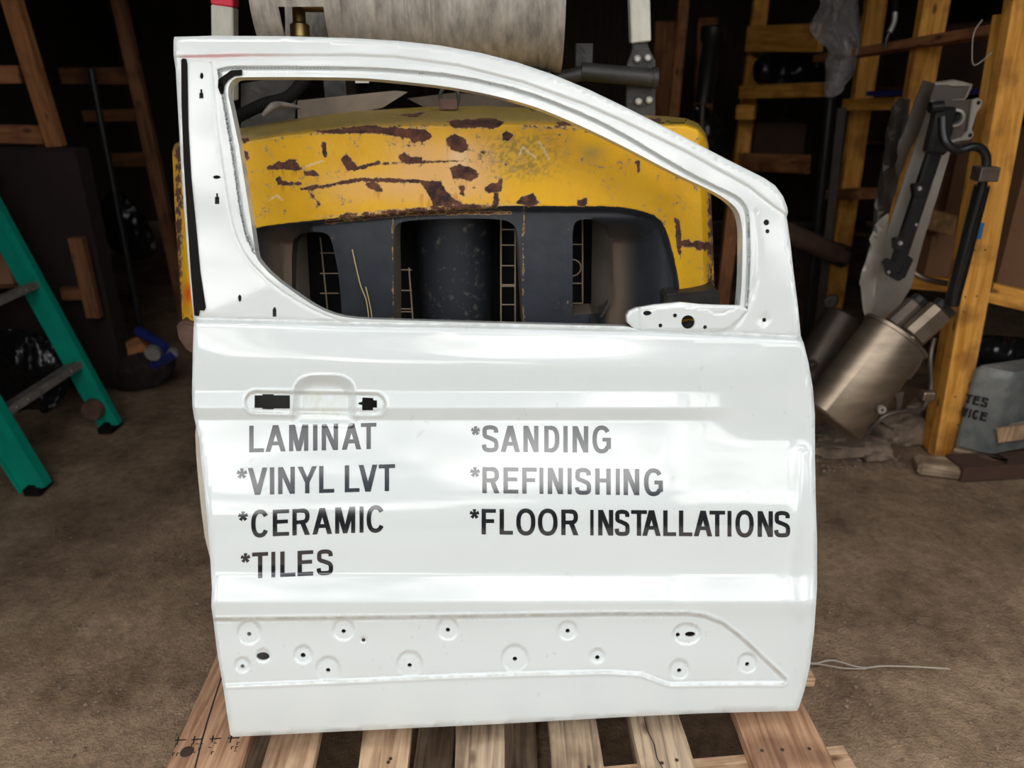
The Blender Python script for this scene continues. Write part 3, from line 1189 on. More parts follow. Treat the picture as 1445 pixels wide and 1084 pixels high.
vb, fb = triangulate(densify(BR, 3), BH, grid(880, 1060, 424, 472, 2.2))
surf_object('mirror_bracket', vb, fb, br_pos, M_white, door, tuple(br_pos(vb).mean(0)), col=np.ones((len(vb), 3)) * np.array([1, .985, .975]),  # same warm tint in place of weaker sky reflection
            loops=[(densify(BR, 3), lambda L: br_pos(L) - nrm * 0.012)] + [(h_, lambda L: br_pos(L) - nrm * 0.004) for h_ in BH])
# dark backing inside the frame sections behind the slots and the bracket window
# a rusty screw in the moulding panel
for (cx, cy, r) in ((513, 903.5, 3.6),):
    c = door_pt(np.array([[cx, cy]], float), Hdoor(np.array([[cx, cy]], float)) - 0.0005)[0]
    lathe('screw', [(0, r * MPX), (0.0016, r * MPX * 0.8), (0.0018, 0.0008)], c, nrm, M_nail, door, n=12)


# ------------------------------------------------------------------ lettering
def ribbon(pts, wd):
    P = np.array(pts, float)
    t = np.gradient(P, axis=0)
    t /= np.linalg.norm(t, axis=1)[:, None] + 1e-9
    n = np.stack([-t[:, 1], t[:, 0]], -1)
    wd = np.asarray(wd, float) * np.ones(len(P))
    return [tuple(p) for p in np.vstack([P + n * wd[:, None] / 2, (P - n * wd[:, None] / 2)[::-1]])]


def arc(cx, cy, rx, ry, a0, a1, n=18, e=0.86):
    out = []
    for k in range(n + 1):
        a = math.radians(a0 + (a1 - a0) * k / n)
        c_, s_ = math.cos(a), math.sin(a)
        out.append((cx + rx * math.copysign(abs(c_) ** e, c_), cy + ry * math.copysign(abs(s_) ** e, s_)))
    return out


def R4(a, b, c, d):
    return [(a, b), (c, b), (c, d), (a, d)]


def glyph(ch, w, h, s, t):
    if ch == 'I':
        return [R4(0, 0, w, h)]
    if ch == 'L':
        return [R4(0, 0, s, h), R4(0, 0, w, t)]
    if ch == 'T':
        return [R4(0, h - t, w, h), R4((w - s) / 2, 0, (w + s) / 2, h)]
    if ch == 'E':
        return [R4(0, 0, s, h), R4(0, 0, w, t), R4(0, h - t, w, h), R4(0, h * .47, w * .93, h * .47 + t)]
    if ch == 'F':
        return [R4(0, 0, s, h), R4(0, h - t, w, h), R4(0, h * .45, w * .88, h * .45 + t)]
    if ch == 'H':
        return [R4(0, 0, s, h), R4(w - s, 0, w, h), R4(0, h * .47, w, h * .47 + t)]
    if ch == 'N':
        return [R4(0, 0, s, h), R4(w - s, 0, w, h), [(0, h), (s * 1.12, h), (w, 0), (w - s * 1.12, 0)]]
    if ch == 'M':
        return [R4(0, 0, s * .95, h), R4(w - s * .95, 0, w, h), [(0, h), (s * 1.35, h), (w / 2 + s * .5, 0), (w / 2 - s * .5, 0)], [(w, h), (w - s * 1.35, h), (w / 2 - s * .5, 0), (w / 2 + s * .5, 0)]]
    if ch in 'AV':
        P = [[(0, 0), (s * 1.1, 0), (w / 2 + s * .62, h), (w / 2 - s * .62, h)], [(w, 0), (w - s * 1.1, 0), (w / 2 - s * .62, h), (w / 2 + s * .62, h)]]
        if ch == 'A':
            P.append(R4(w * .2, h * .24, w * .8, h * .24 + t))
            return P
        return [[(a, h - b) for a, b in q] for q in P]
    if ch == 'Y':
        return [R4((w - s) / 2, 0, (w + s) / 2, h * .45), [(0, h), (s * 1.15, h), (w / 2 + s / 2, h * .40), (w / 2 - s / 2, h * .40)], [(w, h), (w - s * 1.15, h), (w / 2 - s / 2, h * .40), (w / 2 + s / 2, h * .40)]]
    if ch == 'O':
        cx, cy, rx, ry = w / 2, h / 2, (w - s) / 2, (h - t) / 2 + t * .15
        return [ribbon(arc(cx, cy, rx, ry, -92, 92), s), ribbon(arc(cx, cy, rx, ry, 88, 272), s)]
    if ch == 'C':
        return [ribbon(arc(w / 2, h / 2, (w - s) / 2, (h - t) / 2 + t * .15, 34, 328, 26), s)]
    if ch == 'G':
        cx, cy, rx, ry = w / 2, h / 2, (w - s) / 2, (h - t) / 2 + t * .15
        return [ribbon(arc(cx, cy, rx, ry, 36, 300, 26), s), R4(w * .55, h * .42, w, h * .42 + t), R4(w - s, h * .14, w, h * .5), ribbon(arc(cx, cy, rx, ry, 296, 326, 5), s)]
    if ch == 'D':
        return [R4(0, 0, s, h), R4(0, 0, w * .5, t), R4(0, h - t, w * .5, h), ribbon([(w * .42, h - t / 2)] + arc(w * .42, h / 2, w * .58 - s / 2, (h - t) / 2, 86, -86, 18, .8) + [(w * .42, t / 2)], s)]
    if ch == 'R':
        y0 = h * .42
        cy = (y0 + h) / 2 + t * 0.0
        return [R4(0, 0, s, h), R4(0, h - t, w * .6, h), R4(0, y0, w * .6, y0 + t), ribbon([(w * .5, h - t / 2)] + arc(w * .55, (h + y0) / 2, w * .42 - s / 2 + w * .0, (h - y0 - t) / 2, 86, -86, 14, .8) + [(w * .5, y0 + t / 2)], s),
                [(w * .42, y0 + t * .5), (w * .42 + s * 1.15, y0 + t * .5), (w, 0), (w - s * 1.2, 0)]]
    if ch == 'S':
        c = [(w * .95 - s * .4, h * .73), (w * .80, h * .88), (w * .5, h - t * .45), (w * .20, h * .89), (s * .62, h * .74), (w * .20, h * .60), (w * .5, h * .52), (w * .80, h * .42), (w - s * .52, h * .26), (w * .80, h * .10), (w * .5, t * .45), (w * .2, h * .10), (s * .45, h * .27)]
        return [ribbon([tuple(p) for p in smooth_path([(a, b) for a, b in c], 4)], s * .97)]
    if ch == '*':
        cx, cy = w / 2, h * .80
        out = []
        for k in range(5):
            a = math.radians(90 + 72 * k)
            e = (cx + w * .50 * math.cos(a), cy + w * .52 * math.sin(a))
            out.append(ribbon([(cx, cy), ((cx + e[0]) / 2, (cy + e[1]) / 2), e], [s * .42, s * .6, s * .85]))
        return out
    return [R4(0, 0, w, h)]


ROWS = [
    ('laminat', (352, 638.4, 531, 633.4), (352, 600.7, 531, 596.6), [('L', 351.8, 372.6), ('A', 374.8, 403), ('M', 408, 435), ('I', 441.8, 448), ('N', 454, 477), ('A', 482.5, 509.6), ('T', 509.4, 531)]),
    ('vinyl', (364, 698.2, 547, 693), (353, 660.3, 555, 655), [('*', 334.4, 348.5), ('V', 349.9, 377.3), ('I', 380.9, 387), ('N', 392.5, 416), ('Y', 420, 447.3), ('L', 450.4, 471.7), ('L', 486.6, 507.4), ('V', 506.3, 532.3), ('T', 534.5, 557.5)]),
    ('ceramic', (396, 756.3, 510, 751.6), (396, 719, 510, 714.8), [('*', 336.6, 349.6), ('C', 354.6, 379.5), ('E', 385, 408), ('R', 412.7, 437.6), ('A', 441, 468.6), ('M', 473, 501.3), ('I', 507.4, 513), ('C', 517.4, 542.8)]),
    ('tiles', (367, 815.8, 431, 812.5), (367, 779.3, 431, 776.8), [('*', 340, 353), ('T', 356, 378.4), ('I', 383, 388.6), ('L', 395.6, 416.9), ('E', 420, 442), ('S', 446.8, 470.3)]),
    ('sanding', (690, 637.6, 850, 638.7), (690, 600.5, 850, 601.5), [('*', 665, 677), ('S', 680, 703.7), ('A', 706.6, 733.6), ('N', 738.6, 759.8), ('D', 768, 789.3), ('I', 795, 800.9), ('N', 808, 830), ('G', 836, 862)]),
    ('refinishing', (690, 695.9, 920, 699), (690, 659.3, 920, 662), [('*', 663.7, 677), ('R', 680.7, 704.8), ('E', 710.5, 731.4), ('F', 737, 757.3), ('I', 761.3, 766.7), ('N', 773, 794.4), ('I', 801, 806.6), ('S', 811.3, 834.3), ('H', 840, 861.7), ('I', 869, 874.6), ('N', 880, 902), ('G', 908.8, 935.4)]),
    ('floor installations', (690, 754.2, 1100, 757.8), (690, 718.2, 1100, 721.4), [('*', 663, 676), ('F', 679.6, 699.7), ('L', 705, 723.8), ('O', 728.5, 755.5), ('O', 759, 786.8), ('R', 792, 816.3), ('I', 832.9, 837.6), ('N', 844, 865.3), ('S', 867.4, 888.6), ('T', 890.5, 912.8), ('A', 906.3, 932.2), ('L', 935.8, 954), ('L', 958, 976.8), ('A', 979, 1004.9), ('T', 1001, 1023), ('I', 1026.5, 1032), ('O', 1037.6, 1063.5), ('N', 1069, 1090.5), ('S', 1092.3, 1115)]),
]
for rname, base, top, letters in ROWS:
    bs = (base[3] - base[1]) / (base[2] - base[0])
    ts = (top[3] - top[1]) / (top[2] - top[0])
    for i_, (ch, x0, x1) in enumerate(letters):
        xm = (x0 + x1) / 2
        yb_ = base[1] + (xm - base[0]) * bs
        yt_ = top[1] + (xm - top[0]) * ts
        hh, ww = yb_ - yt_, x1 - x0
        un = [[(x0 + a, yb_ - b + (x0 + a - xm) * bs) for a, b in q] for q in glyph(ch, ww, hh, 6.1, 5.4)]
        o = door_sheet('asterisk' if ch == '*' else 'letter', un, 0.0007, M_vinyl, skin, g=4, rim=0)

# ================================================================== FORKLIFT
YF = 1.47
fork = thing('forklift', 'battered yellow forklift seen from behind, rusty counterweight with black grille openings', 'forklift', (-0.05, 1.9, 0.0))
TOPL = [(243, 214), (246, 204), (256, 198), (300, 188), (345, 180), (400, 170), (500, 157), (600, 151), (680, 149.5), (760, 153), (850, 160), (940, 164), (968, 167), (985, 174), (996, 188), (1000, 205)]
CW = TOPL + [(1003, 260), (1006, 340), (1008, 405), (1004, 426), (996, 500), (985, 560), (290, 560), (272, 500), (258, 456), (252, 380), (247, 300)]
OP1 = chaikin([(413, 460), (411, 345), (418, 334), (430, 328), (462, 327), (470, 345), (480, 400), (483, 460)], 2, False)
OP1 = [(413, 470)] + OP1[1:-1] + [(483, 470)]
OP2 = [(556, 475)] + chaikin([(556, 400), (554, 325), (560, 316), (575, 311), (640, 308), (705, 309), (722, 314), (731, 326), (735, 400), (740, 475)], 2)
OP3 = [(808, 445)] + chaikin([(808, 330), (810, 315), (818, 310), (835, 309), (850, 315), (860, 330), (863, 350), (862, 400), (858, 425), (845, 442)], 2)
BLK = chaikin([(345, 470), (352, 326), (360, 321), (430, 312), (520, 303), (600, 296), (700, 290), (800, 291), (870, 291), (905, 297), (930, 307), (941, 325), (952, 365), (960, 410), (961, 470)], 1)


def topy(x):
    return np.interp(x, [p[0] for p in TOPL], [p[1] for p in TOPL])


def cw_off(P):
    x, y = P[:, 0], P[:, 1]
    u = (x - 630) / 385.0
    o = 0.05 * np.abs(u) ** 3.5
    # rounded top edge then the top deck running back
    d = y - topy(x)
    wband = np.interp(x, [243, 300, 345, 640, 900, 960, 1000], [8, 14, 22, 30, 20, 12, 8])
    k = np.clip(1 - d / wband, 0, 1)
    o += 0.30 * k ** 2.2
    # sides roll round
    e = np.minimum(x - np.interp(y, [214, 300, 380, 456, 560], [243, 247, 252, 258, 290]), np.interp(y, [205, 340, 405, 560], [1000, 1006, 1008, 985]) - x)
    o += 0.06 * np.clip(1 - e / 16, 0, 1) ** 2
    # black recess
    ins = inside(P, BLK)
    db = dist(P, BLK)
    o += np.where(ins, 0.022 * sm(0, 9, db), 0)
    # scoops at both ends
    sr = sm(945, 868, x) * sm(306, 345, y) * ins
    o += 0.11 * sr * (x > 835)
    sl = sm(352, 405, x) * sm(318, 345, y) * ins * (x < 440)
    o += 0.10 * sl * (1 - sm(425, 470, x) * 0)
    return o


def cw_pos(P):
    return atY(P[:, 0], P[:, 1], YF + cw_off(P))


cwo = densify(CW, 5)
ops = [densify(o_, 5) for o_ in (OP1, OP2, OP3)]
G = np.vstack([grid(240, 1010, 146, 330, 2.2), grid(240, 1010, 330, 430, 3.0), grid(240, 1010, 430, 560, 9)])
vc, fc = triangulate(cwo, ops, G)
x, y = vc[:, 0], vc[:, 1]
YEL = np.array([0.83, 0.45, 0.010])
n_a = vnoise(vc, 30, 21)
n_b = vnoise(vc, 8, 22, 4)
n_c = vnoise(vc, 3.5, 23, 3)
n_w = np.stack([vnoise(vc, 6, 31) - .5, vnoise(vc, 6, 32) - .5], -1) * 7
wv = vc + n_w
col = np.tile(YEL, (len(vc), 1))
col = blend(col, 0.5 * sm(.45, .8, n_a), (0.72, 0.36, 0.012))
# olive-brown, darker upper deck
deck = 1 - sm(0.55, 1.05, (y - topy(x)) / np.interp(x, [243, 300, 345, 640, 900, 960, 1000], [8, 14, 26, 30, 20, 12, 8]))
col = blend(col, deck * (0.75 + .25 * n_b), (0.25, 0.19, 0.055))
# primer / repaint patch
pr = np.exp(-((x - 625) / 75) ** 4 - ((y - 240) / 42) ** 4)
pr = pr + 0.8 * np.exp(-((x - 520) / 60) ** 2 - ((y - 262) / 22) ** 2)
col = blend(col, np.clip(pr * (0.45 + 1.0 * (n_a)), 0, .85), (0.80, 0.45, 0.17))
col = blend(col, 0.7 * np.exp(-((x - 648) / 14) ** 2 - ((y - 222) / 20) ** 2), (0.85, 0.62, 0.38))
# rubbed decal remains
dc = np.exp(-((x - 738) / 50) ** 4 - ((y - 220) / 33) ** 4) * np.clip(0.4 + n_a, 0, 1)
col = blend(col, dc * sm(.48, .62, n_c) * 0.7, (0.14, 0.12, 0.03))
col = blend(col, dc * 0.3, (0.42, 0.30, 0.05))
col = blend(col, 0.55 * np.exp(-((x - 835) / 16) ** 2 - ((y - 216) / 11) ** 2), (0.28, 0.25, 0.10))
RUST = np.array([0.055, 0.020, 0.014])
RUSTL = np.array([0.20, 0.075, 0.035])
BL = [[(377, 235), (390, 232), (393, 226), (398, 231), (408, 225), (416, 227), (421, 236), (430, 237), (418, 241), (400, 238), (380, 240)],
      [(429, 242), (443, 241), (450, 247), (430, 248)], [(389, 253), (395, 250), (399, 257), (425, 258), (424, 261), (392, 261)],
      [(592, 255), (622, 256), (628, 268), (640, 280), (652, 289), (612, 291), (605, 275)],
      [(480, 225), (490, 219), (499, 229), (505, 239), (492, 241)], [(563, 222), (570, 216), (578, 222), (595, 222), (594, 229), (575, 232), (565, 226)],
      [(630, 196), (640, 191), (655, 194), (661, 211), (652, 215), (637, 210)], [(637, 238), (648, 231), (655, 235), (672, 240), (674, 250), (664, 256), (652, 252), (640, 250)],
      [(517, 260), (532, 258), (540, 270), (530, 270)], [(708, 190), (714, 185), (723, 190), (718, 198), (710, 198)], [(684, 268), (690, 260), (702, 258), (708, 250), (708, 270), (690, 273)],
      [(697, 272), (703, 272), (704, 288), (696, 288)], [(727, 286), (737, 278), (752, 273), (762, 287), (745, 291)], [(445, 185), (520, 178), (600, 183), (610, 192), (600, 198), (570, 194), (540, 188), (460, 188)],
      [(570, 188), (600, 186), (604, 195), (585, 201)], [(632, 170), (700, 168), (712, 174), (700, 180), (640, 180)], [(560, 163), (600, 158), (588, 165)], [(953, 309), (958, 311), (962, 340), (960, 365), (955, 345)],
      [(958, 341), (972, 338), (975, 342), (1000, 342), (1000, 353), (985, 352), (975, 347), (960, 347)], [(786, 172), (800, 172), (808, 177), (790, 177)], [(341, 212), (350, 214), (352, 226), (344, 222)],
      [(340, 196), (350, 194), (352, 199), (344, 201)], [(899, 226), (902, 228), (901, 246), (899, 240)], [(456, 201), (460, 202), (459, 224), (457, 216)], [(648, 262), (656, 263), (654, 276), (650, 274)],
      [(815, 283), (828, 281), (828, 290), (815, 290)], [(875, 168), (930, 167), (935, 172), (900, 173), (880, 176)], [(247, 212), (256, 208), (262, 222), (252, 230)]]
rf = np.zeros(len(vc))          # 0.5 on a chip's edge, 1 well inside


def field(sd, w=5.0):
    return np.clip(0.5 - sd / (2 * w), 0, 1)


for b_ in BL:
    d_ = dist(vc, b_, True)
    rf = np.maximum(rf, field(np.where(inside(vc, b_), -d_, d_) - .6))
LN = [([(425, 267), (450, 264), (480, 259), (510, 253), (540, 254), (600, 256)], 2.2), ([(500, 239), (520, 233), (535, 229)], 2.6), ([(540, 231), (575, 230), (600, 229), (652, 227)], 1.2), ([(435, 270), (452, 290)], 1.4), ([(455, 205), (458, 222)], 1.0)]
for ln_, wd_ in LN:
    rf = np.maximum(rf, field(dist(vc, ln_) - wd_))
edge_r = (1.0 * np.exp(-((x - 1004) / 8) ** 2) * (y > 215) + 0.85 * np.exp(-(dist(vc, [(352, 322), (430, 313), (520, 304), (600, 297), (680, 291)]) / 7) ** 2) * sm(430, 520, x)
          + 0.7 * np.exp(-((y - topy(x) - 26) / 6) ** 2) * sm(330, 420, x) * (1 - sm(850, 900, x)) + 0.95 * np.exp(-((x - 252) / 9) ** 2)
          + 0.5 * np.exp(-((y - topy(x) - 10) / 8) ** 2) * sm(330, 400, x))
rf = np.maximum(rf, np.clip(edge_r * 0.62 * (0.6 + 0.8 * n_b), 0, 1))
rf = np.maximum(rf, 0.16 + 0.26 * n_a - .12 * inside(vc, BLK))
# rusty streaks under chips
stk = np.zeros(len(vc))
for b_ in BL[:9]:
    b_ = np.array(b_)
    wx = sm(b_[:, 0].min() - 1, b_[:, 0].min() + 3, x) * sm(b_[:, 0].max() + 1, b_[:, 0].max() - 3, x)
    wy = sm(b_[:, 1].mean() - 2, b_[:, 1].mean() + 2, y) * sm(b_[:, 1].max() + 16, b_[:, 1].max(), y)
    stk = np.maximum(stk, wx * wy * sm(.45, .75, vnoise(vc * np.array([1, .12]), 3.5, 40)) * .6)
col = blend(col, stk, (0.50, 0.17, 0.01))
# scratches
for ln_ in ([(733, 218), (738, 207), (745, 214), (755, 222)], [(760, 200), (768, 212), (775, 225)], [(381, 282), (390, 276), (398, 282)], [(430, 236), (446, 230), (455, 227)]):
    col = blend(col, (dist(vc, ln_) < 1.3).astype(float) * .7, (0.80, 0.66, 0.42))
# red lens patch on the left flank
col = blend(col, 0.9 * np.exp(-((x - 266) / 7) ** 2 - ((y - 415) / 16) ** 2), (0.75, 0.03, 0.01))
# black painted grille zone
inb = inside(vc, BLK)
db = dist(vc, BLK)
bf = np.where(inb, 0.5 + db / 8, 0.5 - db / 8)
col = blend(col, np.exp(-(db / 2.5) ** 2) * sm(430, 520, x) * (1 - sm(700, 760, x)) * 0.8, (0.70, 0.48, 0.22))
rf = np.maximum(rf, 0.75 * np.exp(-(dist(vc, [(470, 306), (540, 300), (620, 293), (700, 290)]) / 6) ** 2) * (.4 + .8 * n_b))
rf = np.maximum(rf, 0.60 * np.exp(-(dist(vc, [(460, 314), (520, 307), (600, 301), (720, 300)]) / 4) ** 2) * inb)
dust = np.clip(sm(905, 865, x) * (x > 858) + sm(360, 400, x) * (x < 425), 0, 1) * sm(315, 350, y) * inb
rf = np.maximum(rf, inb * 0.52 * np.exp(-((np.minimum(np.abs(x - 554), np.abs(x - 739))) / 2.2) ** 2) * (0.5 + n_b))
rf = np.maximum(rf, inb * 0.55 * np.exp(-(dist(vc, [(944, 325), (955, 365), (961, 410)]) / 3) ** 2))
below = (y > 455) & ~inb
bf = np.where(below, 1.0, np.clip(bf, 0, 1))
mask = np.stack([rf, bf, np.clip(0.85 * dust, 0, 1)], -1)


def cw_back(L):
    p = cw_pos(L)
    q = p.copy()
    q[:, 1] = np.maximum(2.0, p[:, 1] + 0.05)
    q[:, 0] = p[:, 0] * 0.98
    q[:, 2] -= 0.02 * (p[:, 2] > 1.0)
    return q


def op_back(L):
    p = cw_pos(L)
    q = p.copy()
    q[:, 1] = p[:, 1] + 0.07
    c = p.mean(0)
    q[:, 0] = c[0] + (p[:, 0] - c[0]) * .96
    return q


cwobj = surf_object('counterweight', vc, fc, cw_pos, M_yellow, fork, (-0.05, 1.5, 0.6), col=col, mask=mask)
print('cw', len(vc))
# the same casting's flanks and the thickness of its openings
def strip(name, lp, fa, fb, m, parent):
    L2 = np.array(lp, float)
    A, B = fa(L2), fb(L2)
    bm = bmesh.new()
    a = [bm.verts.new(V(p)) for p in A]
    b = [bm.verts.new(V(p)) for p in B]
    for i in range(len(a)):
        j = (i + 1) % len(a)
        bm.faces.new((a[i], a[j], b[j], b[i]))
    return finish(name, bm, m, parent, smooth=True)


M_flank = mat('yellow_flank', (0.60, 0.36, 0.03), rough=0.5, var=0.4, scale=14, bump=0.2)
M_flankb = mat('dusty_opening_edge', (0.10, 0.075, 0.055), rough=0.8, var=0.3, scale=14)
strip('counterweight_flank', cwo, cw_pos, cw_back, M_flank, cwobj)
for lp in ops:
    strip('grille_opening_edge', lp, cw_pos, op_back, M_flankb, cwobj)
# bumper ends under the counterweight
plate('bumper', [(248, 458), (258, 454), (275, 458), (275, 502), (262, 494), (251, 478)], YF + 0.03, 0.12, M_rustpipe, fork, bev=0.004)
plate('bumper', [(938, 416), (985, 412), (1012, 408), (1017, 416), (1015, 450), (938, 452)], YF + 0.0, 0.12, M_iron, fork, bev=0.004)
# inside the openings: shroud, lattices and a near-black sheet standing in for the unlit depth
plate('void_backing', [(362, 270), (900, 270), (905, 600), (362, 600)], YF + 0.31, 0.01, M_dark, fork)
c0, c1 = atY(645, 308, YF + .19), atY(645, 500, YF + .19)
bm = bmesh.new()
lathe_bm(bm, [(0, 0.078), (0.52, 0.083)], (c1[0], YF + .20, c1[2] - .05), (0, 0, 1), 32)
tag(finish('fan_shroud', bm, M_shroud, fork, smooth=True), 'speckled black rounded shroud behind the middle opening', None)


def lattice(x0, x1, y0, y1, ys, Y, vx):
    bm = bmesh.new()
    for xx in vx:
        a, b = atY(xx[0], y0, Y), atY(xx[1], y1, Y)
        tube_bm(bm, [a, b], 0.0016, 6)
    for yy in ys:
        a, b = atY(x0, yy, Y), atY(x1, yy, Y)
        tube_bm(bm, [a, b], 0.0014, 6)
    return finish('lattice', bm, M_tanlat, fork)


lattice(452, 478, 335, 455, (357, 386, 414), YF + .17, [(452, 464)])
lattice(560, 581, 378, 458, (381, 410, 436, 440), YF + .13, [(577, 583)])
lattice(707, 726, 308, 458, (324, 346, 375, 402, 404, 430), YF + .13, [(707, 707), (727, 727)])
lattice(806, 822, 308, 430, (345, 400, 428), YF + .17, [(822, 822)])
rp_ = atY(808, 378, YF + .17)
tube('lattice_ring', [(rp_[0] + .018 * math.cos(a), rp_[1], rp_[2] + .018 * math.sin(a)) for a in np.linspace(0, 2 * math.pi, 20, endpoint=False)], 0.0015, M_tanlat, fork, n=6, closed=True)
plate('duct_wall', [(836, 310), (864, 318), (866, 420), (850, 448), (834, 448)], [YF + .2, YF + .12, YF + .12, YF + .12, YF + .2], 0.004, M_tanplate, fork)
plate('duct_wall', [(396, 330), (432, 326), (440, 470), (396, 470)], [YF + .12, YF + .2, YF + .2, YF + .12], 0.004, M_tanplate, fork)
for pts_ in ([(497, 352), (508, 400), (517, 425), (521, 455)], [(516, 405), (522, 430), (526, 456)]):
    tag(tube('straw_stalk', [atY(a_, b_, YF + .015) for a_, b_ in pts_], .0011, M_straw, None, sub=5, n=6), 'thin dry straw stalk caught against the black grille pillar, ' + ('taller of two' if pts_[0][0] == 497 else 'shorter of two'), 'straw')
# chassis, tyres (hidden from here, they carry it)
box('chassis', (-0.05, 2.26, 0.62), (0.80, 0.9, 0.5), M_iron, fork, bev=0.02)
for sx in (-0.36, 0.28):
    lathe('tyre', [(-.08, .12), (-.08, .22), (-.06, .25), (.06, .25), (.08, .22), (.08, .12)], (sx, 1.85, .25), (1, 0, 0), M_rubber, fork, n=32)
box('engine_hood', (-0.03, 2.20, 1.0), (0.82, 0.76, 0.30), M_iron, fork, bev=0.03)
# overhead guard
YG = 1.92
pl = atY(318, 53, YG)
pL0, pL1 = atY(318, 140, YG), atY(315, -160, YG)
beam('guard_post', pL0, atY(317.3, 9, YG), 0.049, 0.04, M_creampost, fork, bev=0.003)
tag(beam('post_tape', atY(317.3, 9, YG), atY(316, -60, YG), 0.050, 0.041, M_red, fork, bev=0.003), 'red top of the left guard post', None)
beam('guard_post', atY(903, 60, YG), atY(897, -150, YG), 0.045, 0.04, M_creampost, fork, bev=0.003)
jp = plate('guard_joint', [(891, 57), (913, 56), (915, 66), (925, 86), (925, 165), (884, 165), (884, 96), (887, 86), (893, 68)], YG - .01, 0.03, M_iron, fork, bev=0.002)
for (bx, by) in ((899, 83), (914, 81.5), (916, 141), (901, 143)):
    p = atY(bx, by, YG - .012)
    lathe('bolt', [(0, .0085), (-.006, .0085), (-.009, .005)], p, (0, 1, 0), M_bolt, jp, n=10)
tube('cross_tube', [atY(820, 101, YG - .03), atY(922, 110, YG - .03)], 0.020, M_iron, fork, n=20)
tube('cross_tube', [atY(780, 112, YG - .03), atY(826, 103, YG - .03)], 0.016, M_iron, fork, n=16)
for sx_ in (480, 760):
    q_ = atY(sx_, 118, 1.90)
    zt_ = atY(560, 91, 1.90)[2] - .0135
    box('cylinder_saddle', (q_[0], 1.90, (1.14 + zt_) / 2), (0.05, 0.12, zt_ - 1.14), M_iron, fork)
lathe('tube_socket', [(0, .018), (0, .023), (.012, .023), (.012, .018)], atY(920, 110, YG - .03), (1, 0, 0), M_iron, fork, n=20)
box('cylinder_cradle', atY(823, 78, YG + .02), (0.04, 0.05, 0.05), M_iron, fork)
tube('top_eye', [atY(623, 150, 1.66) + np.array([0, 0, 0])] + [atY(634 + 13 * math.cos(a), 137 - 16 * math.sin(a), 1.66) for a in np.linspace(math.pi, 0, 9)] + [atY(645, 150, 1.66)], 0.004, M_iron, fork, n=8)
box('eye_base', atY(633, 147, 1.66), (0.036, 0.02, 0.02), M_rustpipe, fork, bev=0.001)
plate('hood_plate', [(420, 142), (556, 128), (575, 130), (540, 152), (480, 162), (420, 172)], 1.80, 0.01, M_tanplate, fork)
plate('hood_plate', [(575, 139), (640, 131), (780, 140), (800, 158), (600, 152)], [1.95] * 5, 0.01, M_steeld, fork)
plate('hood_plate', [(340, 118), (395, 110), (420, 112), (415, 180), (340, 182)], 1.95, 0.01, M_iron, fork)
tube('hose', [atY(335, 165, 1.72), atY(370, 148, 1.70), atY(405, 138, 1.70), atY(425, 118, 1.72), atY(440, 95, 1.75)], 0.013, M_rubber, fork, sub=5)
tube('hose_fitting', [atY(372, 163, 1.66), atY(385, 150, 1.66), atY(400, 148, 1.68), atY(425, 152, 1.70)], [0.005, 0.008, 0.006, 0.003], M_step, fork, sub=3)
box('tag_plate', atY(511, 113, 1.80), (0.03, 0.004, 0.012), M_creampost, fork, bev=0.0005)

# gas cylinder lying on the forklift
YT = 1.90
c = atY(560, 91, YT)
RT = 0.152
cz = c[2] + RT - 0.012
cx0, cx1 = atY(470, 60, YT - .1)[0], atY(795, 60, YT - .1)[0]
cyl = thing('gas_cylinder', 'weathered bare aluminium gas cylinder lying across the forklift above the counterweight', 'gas cylinder', ((cx0 + cx1) / 2, YT, cz - RT))
Lc = cx1 - cx0
lathe('tank_shell', [(0, .02), (0.0, .09), (0.012, .125), (.035, .147), (.05, RT), (.16, RT), (.162, RT + .002), (.168, RT + .002), (.17, RT), (Lc - .05, RT), (Lc - .035, .145), (Lc - .02, .12), (Lc - .015, .05)], (cx0, YT, cz), (1, 0, 0), M_alu, cyl, n=72)
lathe('foot_ring', [(Lc - .055, RT - .004), (Lc - .045, RT + .004), (Lc - .02, RT + .003), (Lc - .014, RT + .007), (Lc, RT + .007), (Lc, RT - .004), (Lc - .03, RT - .006)], (cx0, YT, cz), (1, 0, 0), M_alu, cyl, n=72, cap=False)
# guard collar with a cut-out
bm = bmesh.new()
xa = atY(366, 60, YT - .1)[0]
n = 90
cut_x0, cut_x1 = atY(394, 30, YT - .13)[0], atY(460, 30, YT - .13)[0]
nxs = 26
ringv = []
for r_ in (RT - .012, RT - .019):
    gr_ = []
    for i in range(nxs + 1):
        gr_.append([bm.verts.new((xa + (cx0 + .03 - xa) * i / nxs, YT + r_ * math.cos(2 * math.pi * k / n), cz + r_ * math.sin(2 * math.pi * k / n))) for k in range(n)])
    ringv.append(gr_)
for gr_ in ringv:
    for i in range(nxs):
        xm = xa + (cx0 + .03 - xa) * (i + .5) / nxs
        for k in range(n):
            a = 2 * math.pi * (k + .5) / n
            # camera side, lower half: angles near pi..1.4pi
            ad = (a - math.pi * 1.22)
            aa = abs(ad) * RT
            hw = 0.075
            ex = min(xm - cut_x0, cut_x1 - xm)
            ey = hw - aa
            inside_ = ex > 0 and ey > 0 and not (ex < .018 and ey < .018 and (0.018 - ex) ** 2 + (.018 - ey) ** 2 > .018 ** 2)
            if inside_:
                continue
            bm.faces.new((gr_[i][k], gr_[i][(k + 1) % n], gr_[i + 1][(k + 1) % n], gr_[i + 1][k]))
finish('guard_collar', bm, M_alu, cyl, smooth=True)
vx = atY(427, 30, YT - .02)
lathe('valve', [(0, .012), (.0, .017), (.025, .017), (.025, .021), (.05, .021), (.055, .014), (.085, .014)], (vx[0], YT - .06, cz - .11), (0, 0.2, 1), M_brass, cyl, n=20)
